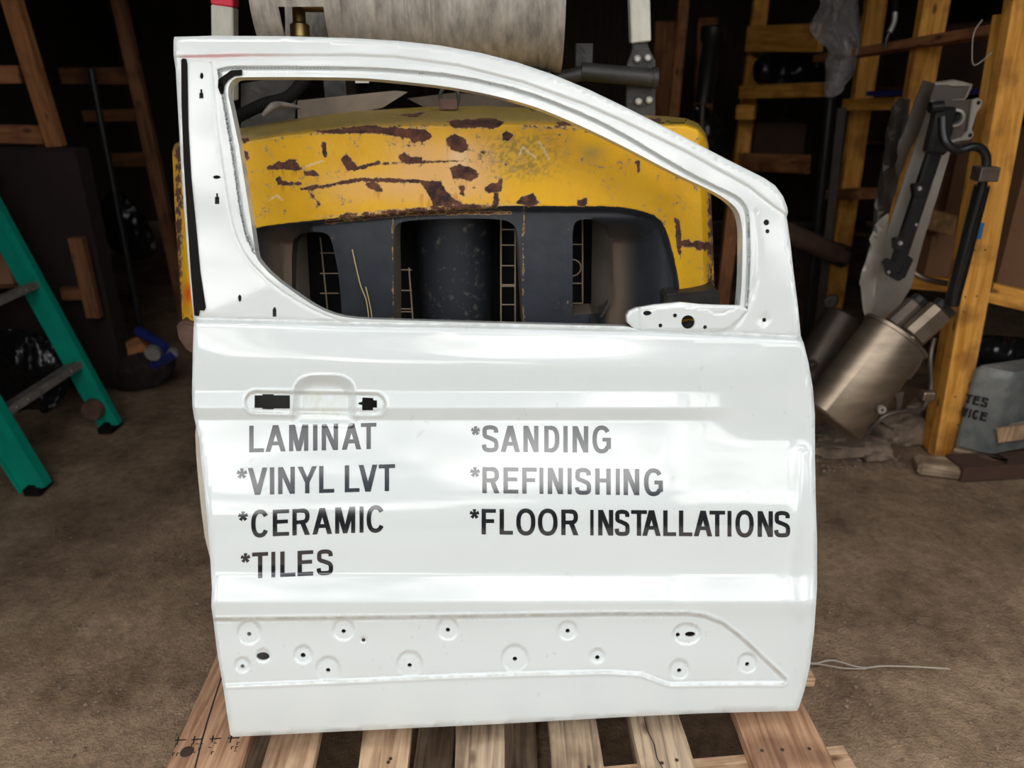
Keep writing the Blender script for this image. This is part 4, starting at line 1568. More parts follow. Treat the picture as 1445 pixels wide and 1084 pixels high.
lathe('valve', [(0, .015), (.05, .015), (.1, .012)], (vx[0] - .0, YT - .04, cz - .02), (1, 0, 0), M_brass, cyl, n=16)
for xx in (atY(620, 50, YT)[0],):
    lathe('weld_seam', [(-.004, RT + .0005), (-.001, RT + .0025), (.001, RT + .0025), (.004, RT + .0005)], (xx, YT, cz), (1, 0, 0), M_alu, cyl, n=60, cap=False)

# ================================================================== PALLET
pal = thing('pallet', 'weathered wooden pallet on the dirt floor under the van door', 'pallet', (0, 1.0, 0))
ZP = 0.135 - 0.002
TH = 0.022
BRD = [((305, 925), (235, 1084), (352, 1042), (341, 1084), 1.286, M_woodr), ((383, 1039), (368.5, 1084), (451, 1036), (441, 1084), 1.36, M_wood), ((512, 1032), (505, 1084), (580, 1031), (575, 1084), 1.36, M_wood),
       ((643.6, 1026), (642.6, 1084), (711, 1022), (712, 1084), 1.36, M_wood2), ((773.8, 1019), (778.7, 1084), (841, 1018), (852, 1084), 1.36, M_wood2), ((889.4, 1013.7), (906, 1084), (958.5, 1011), (981.7, 1084), 1.36, M_wood2),
       ((1035.5, 1007), (1063.8, 1084), (1128.6, 985), (1180, 1084), 1.33, M_woodr)]
boards = []
for (a, b, c_, d, yend, mt_) in BRD:
    A, B, Cc, D = [atZ(p[0], p[1], ZP) for p in (a, b, c_, d)]

    def ext(p, q, Y):
        t = (Y - q[1]) / (p[1] - q[1])
        return q + (p - q) * t
    bm = bmesh.new()
    ys = np.linspace(0.52, yend, 12)
    top_ = []
    for k, yy in enumerate(ys):
        l, r = ext(A, B, yy), ext(Cc, D, yy)
        j = 0.0015
        top_.append([l + [random.uniform(-j, j), 0, 0], r + [random.uniform(-j, j), 0, 0]])
    pv = []
    for l, r in top_:
        pv.append([bm.verts.new(V(l)), bm.verts.new(V(r)), bm.verts.new(V(r - [0, 0, TH])), bm.verts.new(V(l - [0, 0, TH]))])
    for p, q in zip(pv, pv[1:]):
        for k in range(4):
            bm.faces.new((p[k], p[(k + 1) % 4], q[(k + 1) % 4], q[k]))
    bm.faces.new(pv[0])
    bm.faces.new(pv[-1])
    # origin with local Z along the board for the grain
    R = Matrix.Rotation(math.radians(-90), 4, 'X')
    boards.append(finish('deck_board', bm, mt_, pal, origin=V((A + Cc) / 2), rot=R))
# cross boards under the deck, blocks, bottom boards
ang = math.atan2(atZ(1060, 1065, ZP - TH)[1] - atZ(902, 1079, ZP - TH)[1], atZ(1060, 1065, ZP - TH)[0] - atZ(902, 1079, ZP - TH)[0])
ce = atZ(980, 1071.5, ZP - TH)
for yo in (-0.06, -0.42, 0.26):
    cxm = 0.03
    cy_ = ce[1] + (cxm - ce[0]) * math.tan(ang) * (1 if yo == -0.06 else 0.2) + yo + (0.008 if yo == -0.06 else 0)
    hl = 0.60
    dv = np.array([math.cos(ang), math.sin(ang), 0]) if yo == -0.06 else np.array([1., 0, 0])
    cc = np.array([cxm, cy_, ZP - TH - 0.0115])
    beam('cross_board', cc - dv * hl, cc + dv * hl, 0.022, 0.11, M_wood, pal, side=(0, 0, 1))
    for xb in (-0.53, 0.0, 0.55):
        box('pallet_block', (xb, cy_ + (xb - cxm) * dv[1], 0.056 + 0.002), (0.10, 0.10, 0.066), M_wood2, pal)
for (xa_, xb_, wd_) in ((-0.53, -0.53, .10), (-0.155, -0.155, .075), (0.0, 0.0, 0.10), (0.55, 0.55, .10), (0.27, 0.27, 0.06)):
    z_ = 0.014
    beam('bottom_board', (xa_, .50, z_), (xb_, 1.34, z_), wd_, 0.018, M_wood2, pal)
# nail heads
for (nx_, ny_, bi) in ((1075, 1059.5, 6), (1104, 1058.5, 6), (1142, 1057, 6), (934, 1077, 5), (955, 1073, 5), (831, 1083, 4), (551, 1071, 2), (548, 1076, 2)):
    lathe('nail', [(0, .0035), (.0012, .0032), (.0014, .001)], atZ(nx_, ny_, ZP), (0, 0, 1), M_nail, boards[bi], n=10)
# knot hole and ink stamp on the left board
lathe('knot', [(0, .0125), (.0006, .012), (.0007, .002)], atZ(264, 1061, ZP), (0, 0, 1), M_nail, boards[0], n=14)
bm = bmesh.new()


def inkbar(x0, y0, x1, y1, wpx):
    a, b = atZ(x0, y0, ZP + .0004), atZ(x1, y1, ZP + .0004)
    d = b - a
    nn_ = np.array([-d[1], d[0], 0])
    nn_ = nn_ / np.linalg.norm(nn_) * wpx * MPX * .55
    bm.faces.new([bm.verts.new(V(q)) for q in (a + nn_, b + nn_, b - nn_, a - nn_)])


for x0 in (247, 270, 296, 322):
    yy0 = 1045 - (x0 - 247) * .04
    inkbar(x0, yy0, x0 + 16, yy0 - 1, 2.2)
    inkbar(x0 + 5, yy0 - 5, x0 + 3, yy0 + 5, 2)
    for r_ in range(3):
        for c_ in range(3):
            if random.random() < .75:
                xx, yy = x0 + c_ * 6 - r_ * 2, yy0 + 6 + r_ * 6
                inkbar(xx, yy, xx + 4, yy - .3, 1.5)
                if random.random() < .6:
                    inkbar(xx + 1, yy, xx, yy + 4, 1.5)
finish('ink_stamp', bm, M_ink, boards[0])
bm = bmesh.new()
for pts in ([(313, 955), (303, 985), (292, 1020), (285, 1045), (275, 1084)],):
    for p, q in zip(pts, pts[1:]):
        a, b = atZ(*p, ZP + .0004), atZ(*q, ZP + .0004)
        bm.faces.new([bm.verts.new(V(t)) for t in (a - [.0016, 0, 0], b - [.0016, 0, 0], b + [.0016, 0, 0], a + [.0016, 0, 0])])
finish('split', bm, M_ink, boards[0])
bm = bmesh.new()
for pts in ([(909, 1012), (913, 1030), (923, 1050), (927, 1070), (935, 1084)],):
    for p, q in zip(pts, pts[1:]):
        a, b = atZ(*p, ZP + .0004), atZ(*q, ZP + .0004)
        bm.faces.new([bm.verts.new(V(t)) for t in (a - [.001, 0, 0], b - [.001, 0, 0], b + [.001, 0, 0], a + [.001, 0, 0])])
finish('split', bm, M_ink, boards[5])

# ================================================================== LADDER (left)
f1 = atZ(52, 694, 0.0)
f2_ = atZ(158, 604, 0.0)
lad = thing('step_ladder', 'green fibreglass step ladder standing open on the dirt at the left', 'ladder', (f1 + f2_) / 2)
sd = f2_ - f1
sd /= np.linalg.norm(sd)
pr_ = np.array([-sd[1], sd[0], 0.0])       # horizontal, perpendicular to the steps
if pr_[0] > 0:
    pr_ = -pr_
# find the lean so that the far rail passes through pixel (0,262)
best = None
for deg in np.arange(2, 50, 0.5):
    d = pr_ * math.sin(math.radians(deg)) + np.array([0, 0, math.cos(math.radians(deg))])
    for t in np.arange(0.3, 1.6, .02):
        p = f2_ + d * t
        q = p - O3
        dep = q[1] * CP - q[2] * SP
        xx = 722.5 + FPX * q[0] / dep
        yy = 542 - FPX * (q[1] * SP + q[2] * CP) / dep
        e = (xx + 22) ** 2 + (yy - 275) ** 2
        if best is None or e < best[0]:
            best = (e, deg, t)
LD = math.radians(best[1])
print('ladder lean', best)
ld = pr_ * math.sin(LD) + np.array([0, 0, math.cos(LD)])
ln_ax = np.cross(sd, ld)
if ln_ax[0] < 0:
    ln_ax = -ln_ax


def ladder_rail(foot, sgn):
    """C-channel rail: web faces outward, flanges towards each other"""
    bm = bmesh.new()
    wdt, dpt, th_, o_ = 0.098, 0.024, 0.006, 0.014
    q = wdt / 2
    prof = [(-o_, -q), (-o_, -q + th_), (0, -q + th_), (0, q - .030), (-o_, q - .030), (-o_, q), (dpt, q), (dpt, q - th_), (th_, q - th_), (th_, -q + th_), (dpt, -q + th_), (dpt, -q)]
    prof = [(a * sgn, b) for a, b in prof] if sgn > 0 else [(-o_, -q), (-o_ * 0, q - .034), (.012, q - .034), (-o_, q - .028), (-o_, q), (dpt, q), (dpt, -q)]
    prof = prof if sgn > 0 else [(a, b) for a, b in [(0.006, -q), (0, -q), (0, q - .036), (-.012, q - .036), (-.012, q - .030), (-.022, q - .030), (-.022, q), (0.006, q)]]
    rings = []
    for t in (0.012, 1.75):
        rings.append([bm.verts.new(V(foot + ld * t + sd * a + ln_ax * b)) for a, b in prof])
    k = len(prof)
    for i in range(k):
        bm.faces.new((rings[0][i], rings[0][(i + 1) % k], rings[1][(i + 1) % k], rings[1][i]))
    bm.faces.new(rings[0])
    bm.faces.new(rings[1][::-1])
    return finish('side_rail', bm, M_green, lad)


ladder_rail(f1, 1)
ladder_rail(f2_, -1)
wd_l = np.linalg.norm(f2_ - f1)
for t in (0.27, 0.58, 0.89, 1.20, 1.51):
    a = f1 + ld * t + sd * .008
    b = f2_ + ld * t - sd * .008
    s_ = beam('step', a, b, 0.075, 0.026, M_step, lad, side=tuple(ln_ax), bev=0.002)
    for q in (.06, .12, wd_l - .10):
        pp = a + sd * q
        lathe('rivet', [(0, .004), (.002, .003)], pp - ln_ax * .038 * (1 if ln_ax[1] > 0 else -1), -ln_ax if ln_ax[1] > 0 else ln_ax, M_bolt, s_, n=8)
for ft in (f1, f2_):
    box('rubber_foot', ft + np.array([0, 0, .012]) + sd * (.012 if ft is f1 else -.012), (0.05, 0.085, 0.024), M_rubber, lad)
tag(beam('rear_rail', f2_ + pr_ * .75 * 1 + np.array([0, 0, .01]), f2_ + ld * 1.7, 0.05, 0.025, M_green, lad), 'thin rear leg of the ladder', None)
tag(beam('rear_rail', f1 + pr_ * .75 * 1 + np.array([0, 0, .01]), f1 + ld * 1.7, 0.05, 0.025, M_green, lad), 'thin rear leg of the ladder', None)
brp = f2_ + ld * .10
lathe('foot_bracket', [(-.03, .035), (-.02, .04), (.0, .04)], brp - sd * .03, sd, M_rustpipe, lad, n=16)

# ================================================================== TIMBER RACKS
def pbeam(name, a, Ya, b, Yb, w, t, m, parent, bev=0.002, jitter=0.0):
    p0, p1 = atY(a[0], a[1], Ya), atY(b[0], b[1], Yb)
    return beam(name, p0, p1, w, t, m, parent, bev=bev, jitter=jitter, side=(1, 0, 0) if abs(p1[2] - p0[2]) > .5 * abs(p1[0] - p0[0]) else (0, 0, 1))


def foot_of(a, Ya, b, Yb):
    """continue the line a->b down to the floor"""
    p0, p1 = atY(a[0], a[1], Ya), atY(b[0], b[1], Yb)
    t = (0 - p0[2]) / (p1[2] - p0[2])
    return p0 + (p1 - p0) * t


rackR = thing('timber_rack', 'tall orange pine storage rack holding car parts along the right wall', 'rack', foot_of((1437, 50), 2.42, (1328, 640), 2.42))


def post(a, b, Y, w, t, m, parent, topext=1.5):
    ft = foot_of(a, Y, b, Y)
    tp = atY(a[0], a[1], Y)
    tp = ft + (tp - ft) * topext
    return beam('post', ft, tp, w, t, m, parent)


post((1440, 30), (1331, 640), 2.42, 0.088, 0.05, M_woodo, rackR)
beam('post', foot_of((1414, 30), 2.47, (1310, 640), 2.47), atY(1416, 20, 2.47), 0.03, 0.06, M_woodo, rackR)
post((1319, 0), (1294, 140), 3.0, 0.092, 0.045, M_woodo, rackR)
post((1236, 0), (1182, 380), 3.9, 0.090, 0.045, M_woodo, rackR)
post((1074, 0), (1046, 220), 4.9, 0.085, 0.045, M_woodo, rackR)
pbeam('rail', (1160, 83), 3.7, (1440, 38), 2.46, 0.085, 0.03, M_woodd, rackR)
pbeam('rail', (1056, 55), 4.75, (1160, 53), 4.2, 0.13, 0.035, M_woodo, rackR)
pbeam('rail', (1046, 130), 4.75, (1172, 126), 4.1, 0.07, 0.035, M_woodo, rackR)
pbeam('rail', (1040, 158), 4.75, (1066, 158), 4.7, 0.08, 0.06, M_woodo, rackR)
pbeam('rail', (1200, 148), 3.8, (1275, 146), 3.4, 0.085, 0.05, M_woodo, rackR)
pbeam('rail', (1045, 228), 4.8, (1140, 232), 4.3, 0.10, 0.04, M_woodd, rackR)
pbeam('rail', (1175, 275), 3.85, (1225, 273), 3.6, 0.11, 0.05, M_woodd, rackR)
pbeam('rail', (1395, 412), 2.5, (1480, 432), 2.45, 0.065, 0.03, M_woodo, rackR)
pbeam('rail', (1260, 395), 2.75, (1345, 402), 2.7, 0.05, 0.03, M_woodo, rackR)
pbeam('rail', (1225, 132), 3.5, (1420, 128), 2.6, 0.020, 0.02, M_blue, rackR)
pbeam('rail', (1400, 150), 2.6, (1412, 150), 2.55, 0.08, 0.04, M_woodd, rackR)
plate('osb_block', [(1309, 294), (1352, 305), (1347, 334), (1303, 321)], 2.72, 0.05, M_osb, rackR, bev=0.002)
lb = box('price_sticker', atY(1382, 326, 2.385), (0.020, 0.004, 0.05), M_label, rackR, bev=0.0005)
for (nx_, ny_) in ((1375, 353), (1390, 353), (1362, 419), (1378, 418), (1386, 205), (1395, 222), (1360, 440), (1348, 560), (1352, 600)):
    lathe('nail', [(0, .003), (-.002, .0025)], atY(nx_, ny_, 2.394), (0, 1, 0), M_nail, rackR, n=8)

# wooden pole further back and lean-to timber in the middle
tag(beam('timber_pole', foot_of((968, 0), 4.6, (952, 165), 4.6), atY(970, -60, 4.6), 0.055, 0.04, M_woodd), 'thin upright wooden pole in the dark behind the forklift', 'pole')
# post seen through the door window on the right
tag(beam('timber_prop', foot_of((1034, 290), 3.3, (1018, 430), 3.3), atY(1036, 275, 3.3), 0.055, 0.04, M_woodd), 'short reddish timber prop seen through the right end of the door window', 'timber')

rackL = thing('timber_rack', 'pale timber rack at the far left edge behind the ladder', 'rack', foot_of((17, 0), 3.1, (85, 205), 3.1))
beam('post', atY(80, 207, 3.1), atY(17, 0, 3.1) + (atY(17, 0, 3.1) - atY(80, 207, 3.1)) * .5, 0.062, 0.045, M_woodd, rackL)
pbeam('rail', (-60, 105), 3.15, (30, 105), 3.2, 0.065, 0.035, M_woodd, rackL)
pbeam('rail', (-60, 188), 3.15, (62, 190), 3.2, 0.07, 0.035, M_woodd, rackL)
beam('brace', atY(108, 335, 2.94), atY(134, 448, 2.94), 0.055, 0.035, M_woodshade, rackL)
pbeam('rail', (88, 414), 2.96, (124, 414), 2.96, 0.05, 0.03, M_woodshade, rackL)
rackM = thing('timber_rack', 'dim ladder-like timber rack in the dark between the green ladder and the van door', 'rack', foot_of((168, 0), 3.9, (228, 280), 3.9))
post((168, 0), (230, 290), 3.9, 0.060, 0.045, M_woodshade, rackM)
pbeam('rail', (88, 107), 4.1, (194, 107), 3.95, 0.075, 0.035, M_woodshade, rackM)
pbeam('rail', (120, 164), 4.1, (203, 162), 3.95, 0.055, 0.035, M_woodshade, rackM)
pbeam('rail', (155, 226), 4.1, (212, 224), 3.95, 0.065, 0.035, M_woodshade, rackM)
pbeam('rail', (88, 415), 3.95, (145, 415), 3.9, 0.07, 0.035, M_woodshade, rackM)
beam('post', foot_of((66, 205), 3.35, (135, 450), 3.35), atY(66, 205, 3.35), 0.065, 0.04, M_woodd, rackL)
tag(tube('dark_pipe', [atY(128, 97, 3.3), foot_of((128, 97), 3.3, (200, 470), 3.3)], 0.014, M_blk, None), 'slim dark pipe leaning in front of the dim timber rack', 'pipe')

# ================================================================== CARDBOARD AND BOXES
def carton(name, px, Y, depth, m, label, group=None):
    o = plate(name, px, Y, depth, m, None, bev=0.004)
    tag(o, label, 'box', group)
    return o


def shelfbox(name, x0, x1, y0, y1, Y, dep, m, label):
    a, b = atY(x0, y1, Y), atY(x1, y0, Y)
    t = thing(name, label, 'box', ((a[0] + b[0]) / 2, Y + dep / 2, a[2]))
    w_, h_ = b[0] - a[0], b[2] - a[2]
    box('carton_body', ((a[0] + b[0]) / 2, Y + dep / 2, (a[2] + b[2]) / 2), (w_, dep, h_), m, t, bev=0.004)
    for s_ in (-1, 1):
        box('flap', ((a[0] + b[0]) / 2 + s_ * w_ * .25, Y + dep / 2, b[2] + .002), (w_ * .49, dep * .98, .004), m, t, bev=0.001)
    if a[2] > .15:
        rk = rackR if x0 > 700 else rackL
        mp2 = beam('shelf_board', (a[0] - .12, Y + dep / 2, a[2] - .008), (b[0] + .05, Y + dep / 2, a[2] - .008), dep * .9, .014, M_woodshade, rk, side=(0, 1, 0))
    box('packing_tape', ((a[0] + b[0]) / 2, Y - .001, b[2] - h_ * .15), (0.05, .002, h_ * .3), m, t, bev=0)
    return t


shelfbox('carton', 1402, 1520, 190, 418, 2.78, .45, M_card, 'large brown cardboard carton behind the nearest rack post')
shelfbox('carton', 1303, 1352, 332, 396, 2.82, .25, M_card, 'small tan carton under the strand board block')
shelfbox('carton', 1300, 1396, 210, 330, 3.35, .3, M_card, 'brown carton behind the black steel suspension parts')
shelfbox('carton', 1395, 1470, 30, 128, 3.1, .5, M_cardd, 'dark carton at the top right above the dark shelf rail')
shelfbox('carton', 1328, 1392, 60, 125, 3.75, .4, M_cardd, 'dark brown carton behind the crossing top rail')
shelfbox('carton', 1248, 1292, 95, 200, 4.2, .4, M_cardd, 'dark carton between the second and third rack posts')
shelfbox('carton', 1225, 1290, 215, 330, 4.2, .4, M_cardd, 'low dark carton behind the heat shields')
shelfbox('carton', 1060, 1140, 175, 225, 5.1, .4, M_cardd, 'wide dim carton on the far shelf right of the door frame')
shelfbox('carton', 20, 106, 213, 549, 3.0, .10, M_cardshade, 'tall carton, coloured as deep shade, standing behind the green ladder')
shelfbox('carton', -80, 4, 345, 402, 2.82, .12, M_card, 'tan carton cut off by the left edge behind the ladder')
for i_, (a_, b_) in enumerate((((925, 30), (958, 150)), ((985, 25), (1012, 140)))):
    tag(beam('board', foot_of(((a_[0] + b_[0]) / 2, a_[1]), 5.4, ((a_[0] + b_[0]) / 2 - 6, b_[1]), 5.4), atY((a_[0] + b_[0]) / 2, a_[1], 5.4), (b_[0] - a_[0]) * .0044, .03, M_woodd), ['wide dim brown board leaning at the back left of the wooden pole', 'narrow dim brown board leaning at the back right of the wooden pole'][i_], 'board')


# ================================================================== CRUMPLED FILM
def crumple(name, px, Y, depth, m, label, cat, seed=0, amp=0.03, step=7, parent=None):
    px = [tuple(p) for p in px]
    P = chaikin(px, 2, True)
    lp = densify(P, step)
    a = np.array(lp)
    G_ = grid(a[:, 0].min(), a[:, 0].max(), a[:, 1].min(), a[:, 1].max(), step)
    v, f = triangulate(lp, [], G_)
    d = dist(v, lp, True)
    dm_ = d.max()
    prof = np.sqrt(np.clip(1 - (1 - d / dm_) ** 2, 0, 1))
    rr_ = np.random.default_rng(seed)
    rdg = np.zeros(len(v))
    vw = v + np.stack([vnoise(v, 40, seed + 1, 1), vnoise(v, 40, seed + 2, 1)], -1) * 26
    for _ in range(9):
        th_ = rr_.uniform(0, math.pi)
        wl = rr_.uniform(16, 55)
        q_ = (vw[:, 0] * math.cos(th_) + vw[:, 1] * math.sin(th_) * .6) / wl + rr_.uniform(0, 1)
        rdg += np.abs(q_ - np.floor(q_) - .5) * 2 * wl / 55
    rdg /= 3.0
    Yf = Y - depth * .5 * prof + amp * rdg * np.clip(d / 6, 0, 1)
    Yb = Y + depth * .5 * prof
    A, B = atY(v[:, 0], v[:, 1], Yf), atY(v[:, 0], v[:, 1], Yb)
    onb = d < 1e-3
    n0 = len(v)
    verts = np.vstack([A, B])
    faces = [tuple(t) for t in f.tolist()] + [tuple(n0 + i for i in t[::-1]) for t in f.tolist()]
    bm = bmesh.new()
    vs = [bm.verts.new(V(p)) for p in verts]
    for t in faces:
        try:
            bm.faces.new([vs[i] for i in t])
        except ValueError:
            pass
    bmesh.ops.remove_doubles(bm, verts=bm.verts, dist=1e-4)
    o = finish(name, bm, m, parent, smooth=False)
    for p in o.data.polygons:
        p.use_smooth = True
    if label:
        tag(o, label, cat)
    return o


crumple('plastic_bag', [(1150, -30), (1212, -20), (1210, 10), (1217, 40), (1210, 75), (1204, 108), (1192, 118), (1190, 130), (1176, 138), (1160, 134), (1167, 105), (1164, 85), (1172, 72), (1152, 56), (1140, 38), (1150, 22), (1160, 5), (1152, -10)], 3.3, .16, M_clear, 'crumpled clear plastic bag hanging from the rack at the top right', 'plastic bag', 3, amp=.17, step=3)
crumple('plastic_sheet', [(1395, 66), (1415, 65), (1418, 95), (1414, 125), (1396, 122), (1393, 95)], 2.62, .05, M_clear, 'small scrap of clear film hanging below the top rail at the right', 'plastic film', 6, amp=.03, step=4)
crumple('wrapped_bundle', [(1068, 75), (1150, 72), (1165, 100), (1160, 122), (1068, 124), (1060, 100)], 4.6, .25, M_plastic, 'black film wrapped bundle on the far shelf left of the hanging bag', 'bundle', 9, amp=.06, step=6)
crumple('wrapped_bundle', [(1356, 480), (1400, 470), (1500, 485), (1500, 540), (1440, 530), (1372, 522)], 2.66, .28, M_plastic, 'shiny black film wrapped bundle on top of the square tin', 'bundle', 12, amp=.07, step=7)
crumple('plastic_bag', [(-30, 470), (30, 462), (70, 480), (98, 520), (95, 560), (66, 585), (20, 598), (-30, 598)], 2.78, .2, M_plastic, 'shiny black plastic bag bulging behind the green ladder steps', 'plastic bag', 14, amp=.08, step=6)
crumple('plastic_bag', [(150, 265), (185, 275), (218, 330), (225, 360), (190, 372), (150, 350), (140, 300)], 4.2, .3, M_plastic, 'dark glinting plastic bundle in the gloom left of the forklift', 'plastic bag', 17, amp=.08, step=6)

# clutter on the floor at the back left
clut = thing('parts_heap', 'dim heap of blue and brown machine parts on the dirt left of the forklift', 'machine parts', atZ(215, 545))
tube('blue_arm', [atY(195, 467, 3.05), atY(215, 478, 3.0), atY(235, 492, 2.95)], 0.022, M_blue, clut)
tube('blue_arm', [atY(218, 515, 2.95), atY(245, 500, 2.9)], 0.02, M_blue, clut)
lathe('bearing', [(0, .02), (0, .032), (.02, .032), (.02, .02)], atY(215, 500, 2.9), (0, 1, 0.2), M_bolt, clut, n=20)
lathe('bearing', [(0, .01), (0, .022), (.02, .022), (.02, .01)], atY(243, 500, 2.9), (0, 1, 0.2), M_bolt, clut, n=20)
beam('brown_block', atY(175, 497, 3.1), atY(205, 482, 3.1), 0.07, 0.05, M_woodd, clut)
crumple('lump', [(150, 520), (190, 495), (245, 500), (252, 520), (225, 545), (185, 555), (155, 548)], 3.0, .3, M_cardshade, None, None, 3, .08, 5, parent=clut)

# ================================================================== CAR PARTS ON THE RIGHT
# heat shields
def sheet(name, px, Y, m, label, cat, th=0.004, bulge=0.0, parent=None, step=8, amp=0.004, seed=1, ck=1):
    P = chaikin(px, ck, True) if ck else px
    lp = densify(P, step)
    a = np.array(lp)
    v, f = triangulate(lp, [], grid(a[:, 0].min(), a[:, 0].max(), a[:, 1].min(), a[:, 1].max(), step))
    d = dist(v, lp, True)
    Yf = Y(v) if callable(Y) else np.full(len(v), Y)
    off = -bulge * sm(0, 9, d) + amp * (vnoise(v, 30, seed) - .5)
    A = atY(v[:, 0], v[:, 1], Yf + off)
    bm = bmesh.new()
    vs = [bm.verts.new(V(p)) for p in A]
    for t in f.tolist():
        bm.faces.new([vs[i] for i in t])
    bmesh.ops.recalc_face_normals(bm, faces=bm.faces)
    bmesh.ops.solidify(bm, geom=bm.faces[:], thickness=th)
    o = finish(name, bm, m, parent, smooth=True)
    if label:
        tag(o, label, cat)
    return o


YSH = 2.50
hs = sheet('heat_shield', [(1318, 116), (1345, 112), (1372, 119), (1364, 137), (1352, 150), (1340, 215), (1324, 270), (1302, 340), (1285, 405), (1268, 432), (1240, 452), (1222, 467), (1232, 410), (1250, 330), (1268, 275), (1296, 190)],
           lambda v: YSH + 0.03 * np.sin(v[:, 1] / 60.0), M_shield, 'long pale grey metal heat shield leaning behind the black suspension arm', 'heat shield', amp=.008, ck=0)
sheet('folded_edge', [(1302, 113), (1318, 118), (1312, 140), (1296, 186), (1280, 222), (1267, 250), (1264, 228), (1272, 192), (1288, 150)], lambda v: YSH - .02 - .03 * sm(0, 14, dist(v, [(1318, 118), (1296, 186), (1267, 250)])), M_shieldd, None, None, th=.004, amp=.004, ck=0, parent=None).name
fe = bpy.data.objects['folded_edge']
fe.parent = hs
fe.matrix_parent_inverse = PW[hs.name].inverted()
sheet('metal_sheet', [(1268, 138), (1284, 140), (1279, 190), (1270, 235), (1262, 275), (1254, 300), (1238, 320), (1231, 330), (1234, 290), (1245, 240), (1250, 213), (1252, 180), (1258, 155)], lambda v: YSH + .07 - .04 * np.sin(sm(0, 16, dist(v, [(1262, 138), (1245, 220), (1232, 325)])) * 3.1), M_shieldd, 'dark wrinkled sheet metal strip left of the pale heat shield', 'metal sheet', amp=.03, ck=0)
sheet('metal_sheet', [(1253, 300), (1250, 333), (1238, 385), (1231, 430), (1224, 450), (1216, 428), (1214, 400), (1223, 360), (1237, 318)], lambda v: YSH - .05 - .045 * (1 - sm(0, 14, dist(v, [(1253, 300), (1233, 340), (1215, 400), (1220, 445)]))), M_shield, 'curved pale rim piece low on the left of the heat shield', 'metal sheet', amp=.004, ck=0)
# suspension arm
arm = thing('suspension_arm', 'black steel suspension arm with square mounting plate hung in front of the heat shield', 'car part', atY(1262, 395, 2.5))
Ya = 2.39
beam('arm_tube', atY(1262, 385, Ya), atY(1318, 215, Ya), 0.042, 0.03, M_blk, arm, bev=.006)
beam('arm_tube', atY(1318, 218, Ya), atY(1334, 150, Ya), 0.060, 0.05, M_blk, arm, bev=.01)
plate('hook_bracket', [(1249, 372), (1256, 366), (1264, 372), (1260, 382), (1270, 388), (1276, 372), (1284, 362), (1290, 366), (1278, 392), (1268, 398), (1254, 390)], Ya - .02, .03, M_blk, arm, bev=.003)
for (px_, py_) in ((1297, 268), (1270, 345)):
    b_ = plate('clamp', [(px_ - 7, py_ - 7), (px_ + 5, py_ - 9), (px_ + 10, py_ + 2), (px_ + 5, py_ + 9), (px_ - 6, py_ + 9)], Ya - .03, .03, M_blk, arm, bev=.003)
    lathe('bolt', [(0, .007), (-.006, .006)], atY(px_, py_ - 2, Ya - .03), (0, 1, 0), M_bolt, b_, n=8)
for (px_, py_) in ((1293, 317), (1254, 384)):
    lathe('bolt', [(0, .005), (-.004, .004)], atY(px_, py_, Ya - .035), (0, 1, 0), M_bolt, arm, n=8)
mp_ = plate('mounting_plate', [(1325, 143), (1376, 140), (1368, 200), (1335, 208), (1322, 195)], Ya - .005, .012, M_steeld, arm, bev=.002)
pc = atY(1347, 166, Ya - .008)
lathe('ring_bushing', [(.0, .017), (0, .025), (-.012, .025), (-.014, .018), (0.004, .017)], pc, (0.2, 1, 0), M_shield, mp_, n=28, cap=False)
lathe('bushing_hole', [(0, .0165), (-.001, .016)], atY(1347, 166, Ya - .009), (0.2, 1, 0), M_dark, mp_, n=20)
fl = plate('flange', [(1373, 141), (1381, 138), (1387, 143), (1384, 152), (1379, 158), (1372, 182), (1375, 190), (1370, 197), (1360, 198), (1340, 202), (1338, 200), (1358, 194), (1366, 185)], Ya - .02, .012, M_shield, arm, bev=.002)
for (px_, py_) in ((1381, 145), (1369, 191)):
    lathe('flange_hole', [(0, .006), (-.001, .0055)], atY(px_, py_, Ya - .022), (0, 1, 0), M_dark, fl, n=10)
tube('pivot_bushing', [atY(1312, 152, Ya - .02), atY(1330, 150, Ya - .02)], .016, M_blk, arm, n=18)
sheet('upper_bracket', [(1318, 122), (1368, 121), (1360, 139), (1322, 142), (1312, 138)], Ya + .03, M_shieldd, None, None, parent=arm, amp=.002, ck=0)
# stabiliser bar
sb = thing('stabiliser_bar', 'bent black steel stabiliser bar running down beside the nearest rack post', 'car part', atY(1345, 430, 2.4))
tube('bar', [atY(1330, 165, 2.24), atY(1331, 188, 2.23), atY(1336, 203, 2.22), atY(1352, 212, 2.22), atY(1372, 207, 2.22), atY(1386, 211, 2.22), atY(1392, 228, 2.22), atY(1386, 262, 2.22), atY(1370, 320, 2.23), atY(1345, 415, 2.25)], .0125, M_blk, sb, sub=6, n=14)
tube('bar_lower', [atY(1386, 262, 2.23), atY(1343, 430, 2.26)], .021, M_blk, sb, n=14)
bx = box('bar_clamp', atY(1390, 245, 2.21), (0.055, .05, .04), M_steeld, sb, bev=.004)
tag(tube('chrome_pipe', [atY(1280, 378, 2.62), atY(1298, 390, 2.6), atY(1320, 397, 2.6), atY(1348, 402, 2.62)], .010, M_steel, None, sub=5), 'thin curved bright pipe crossing below the small tan carton', 'pipe')

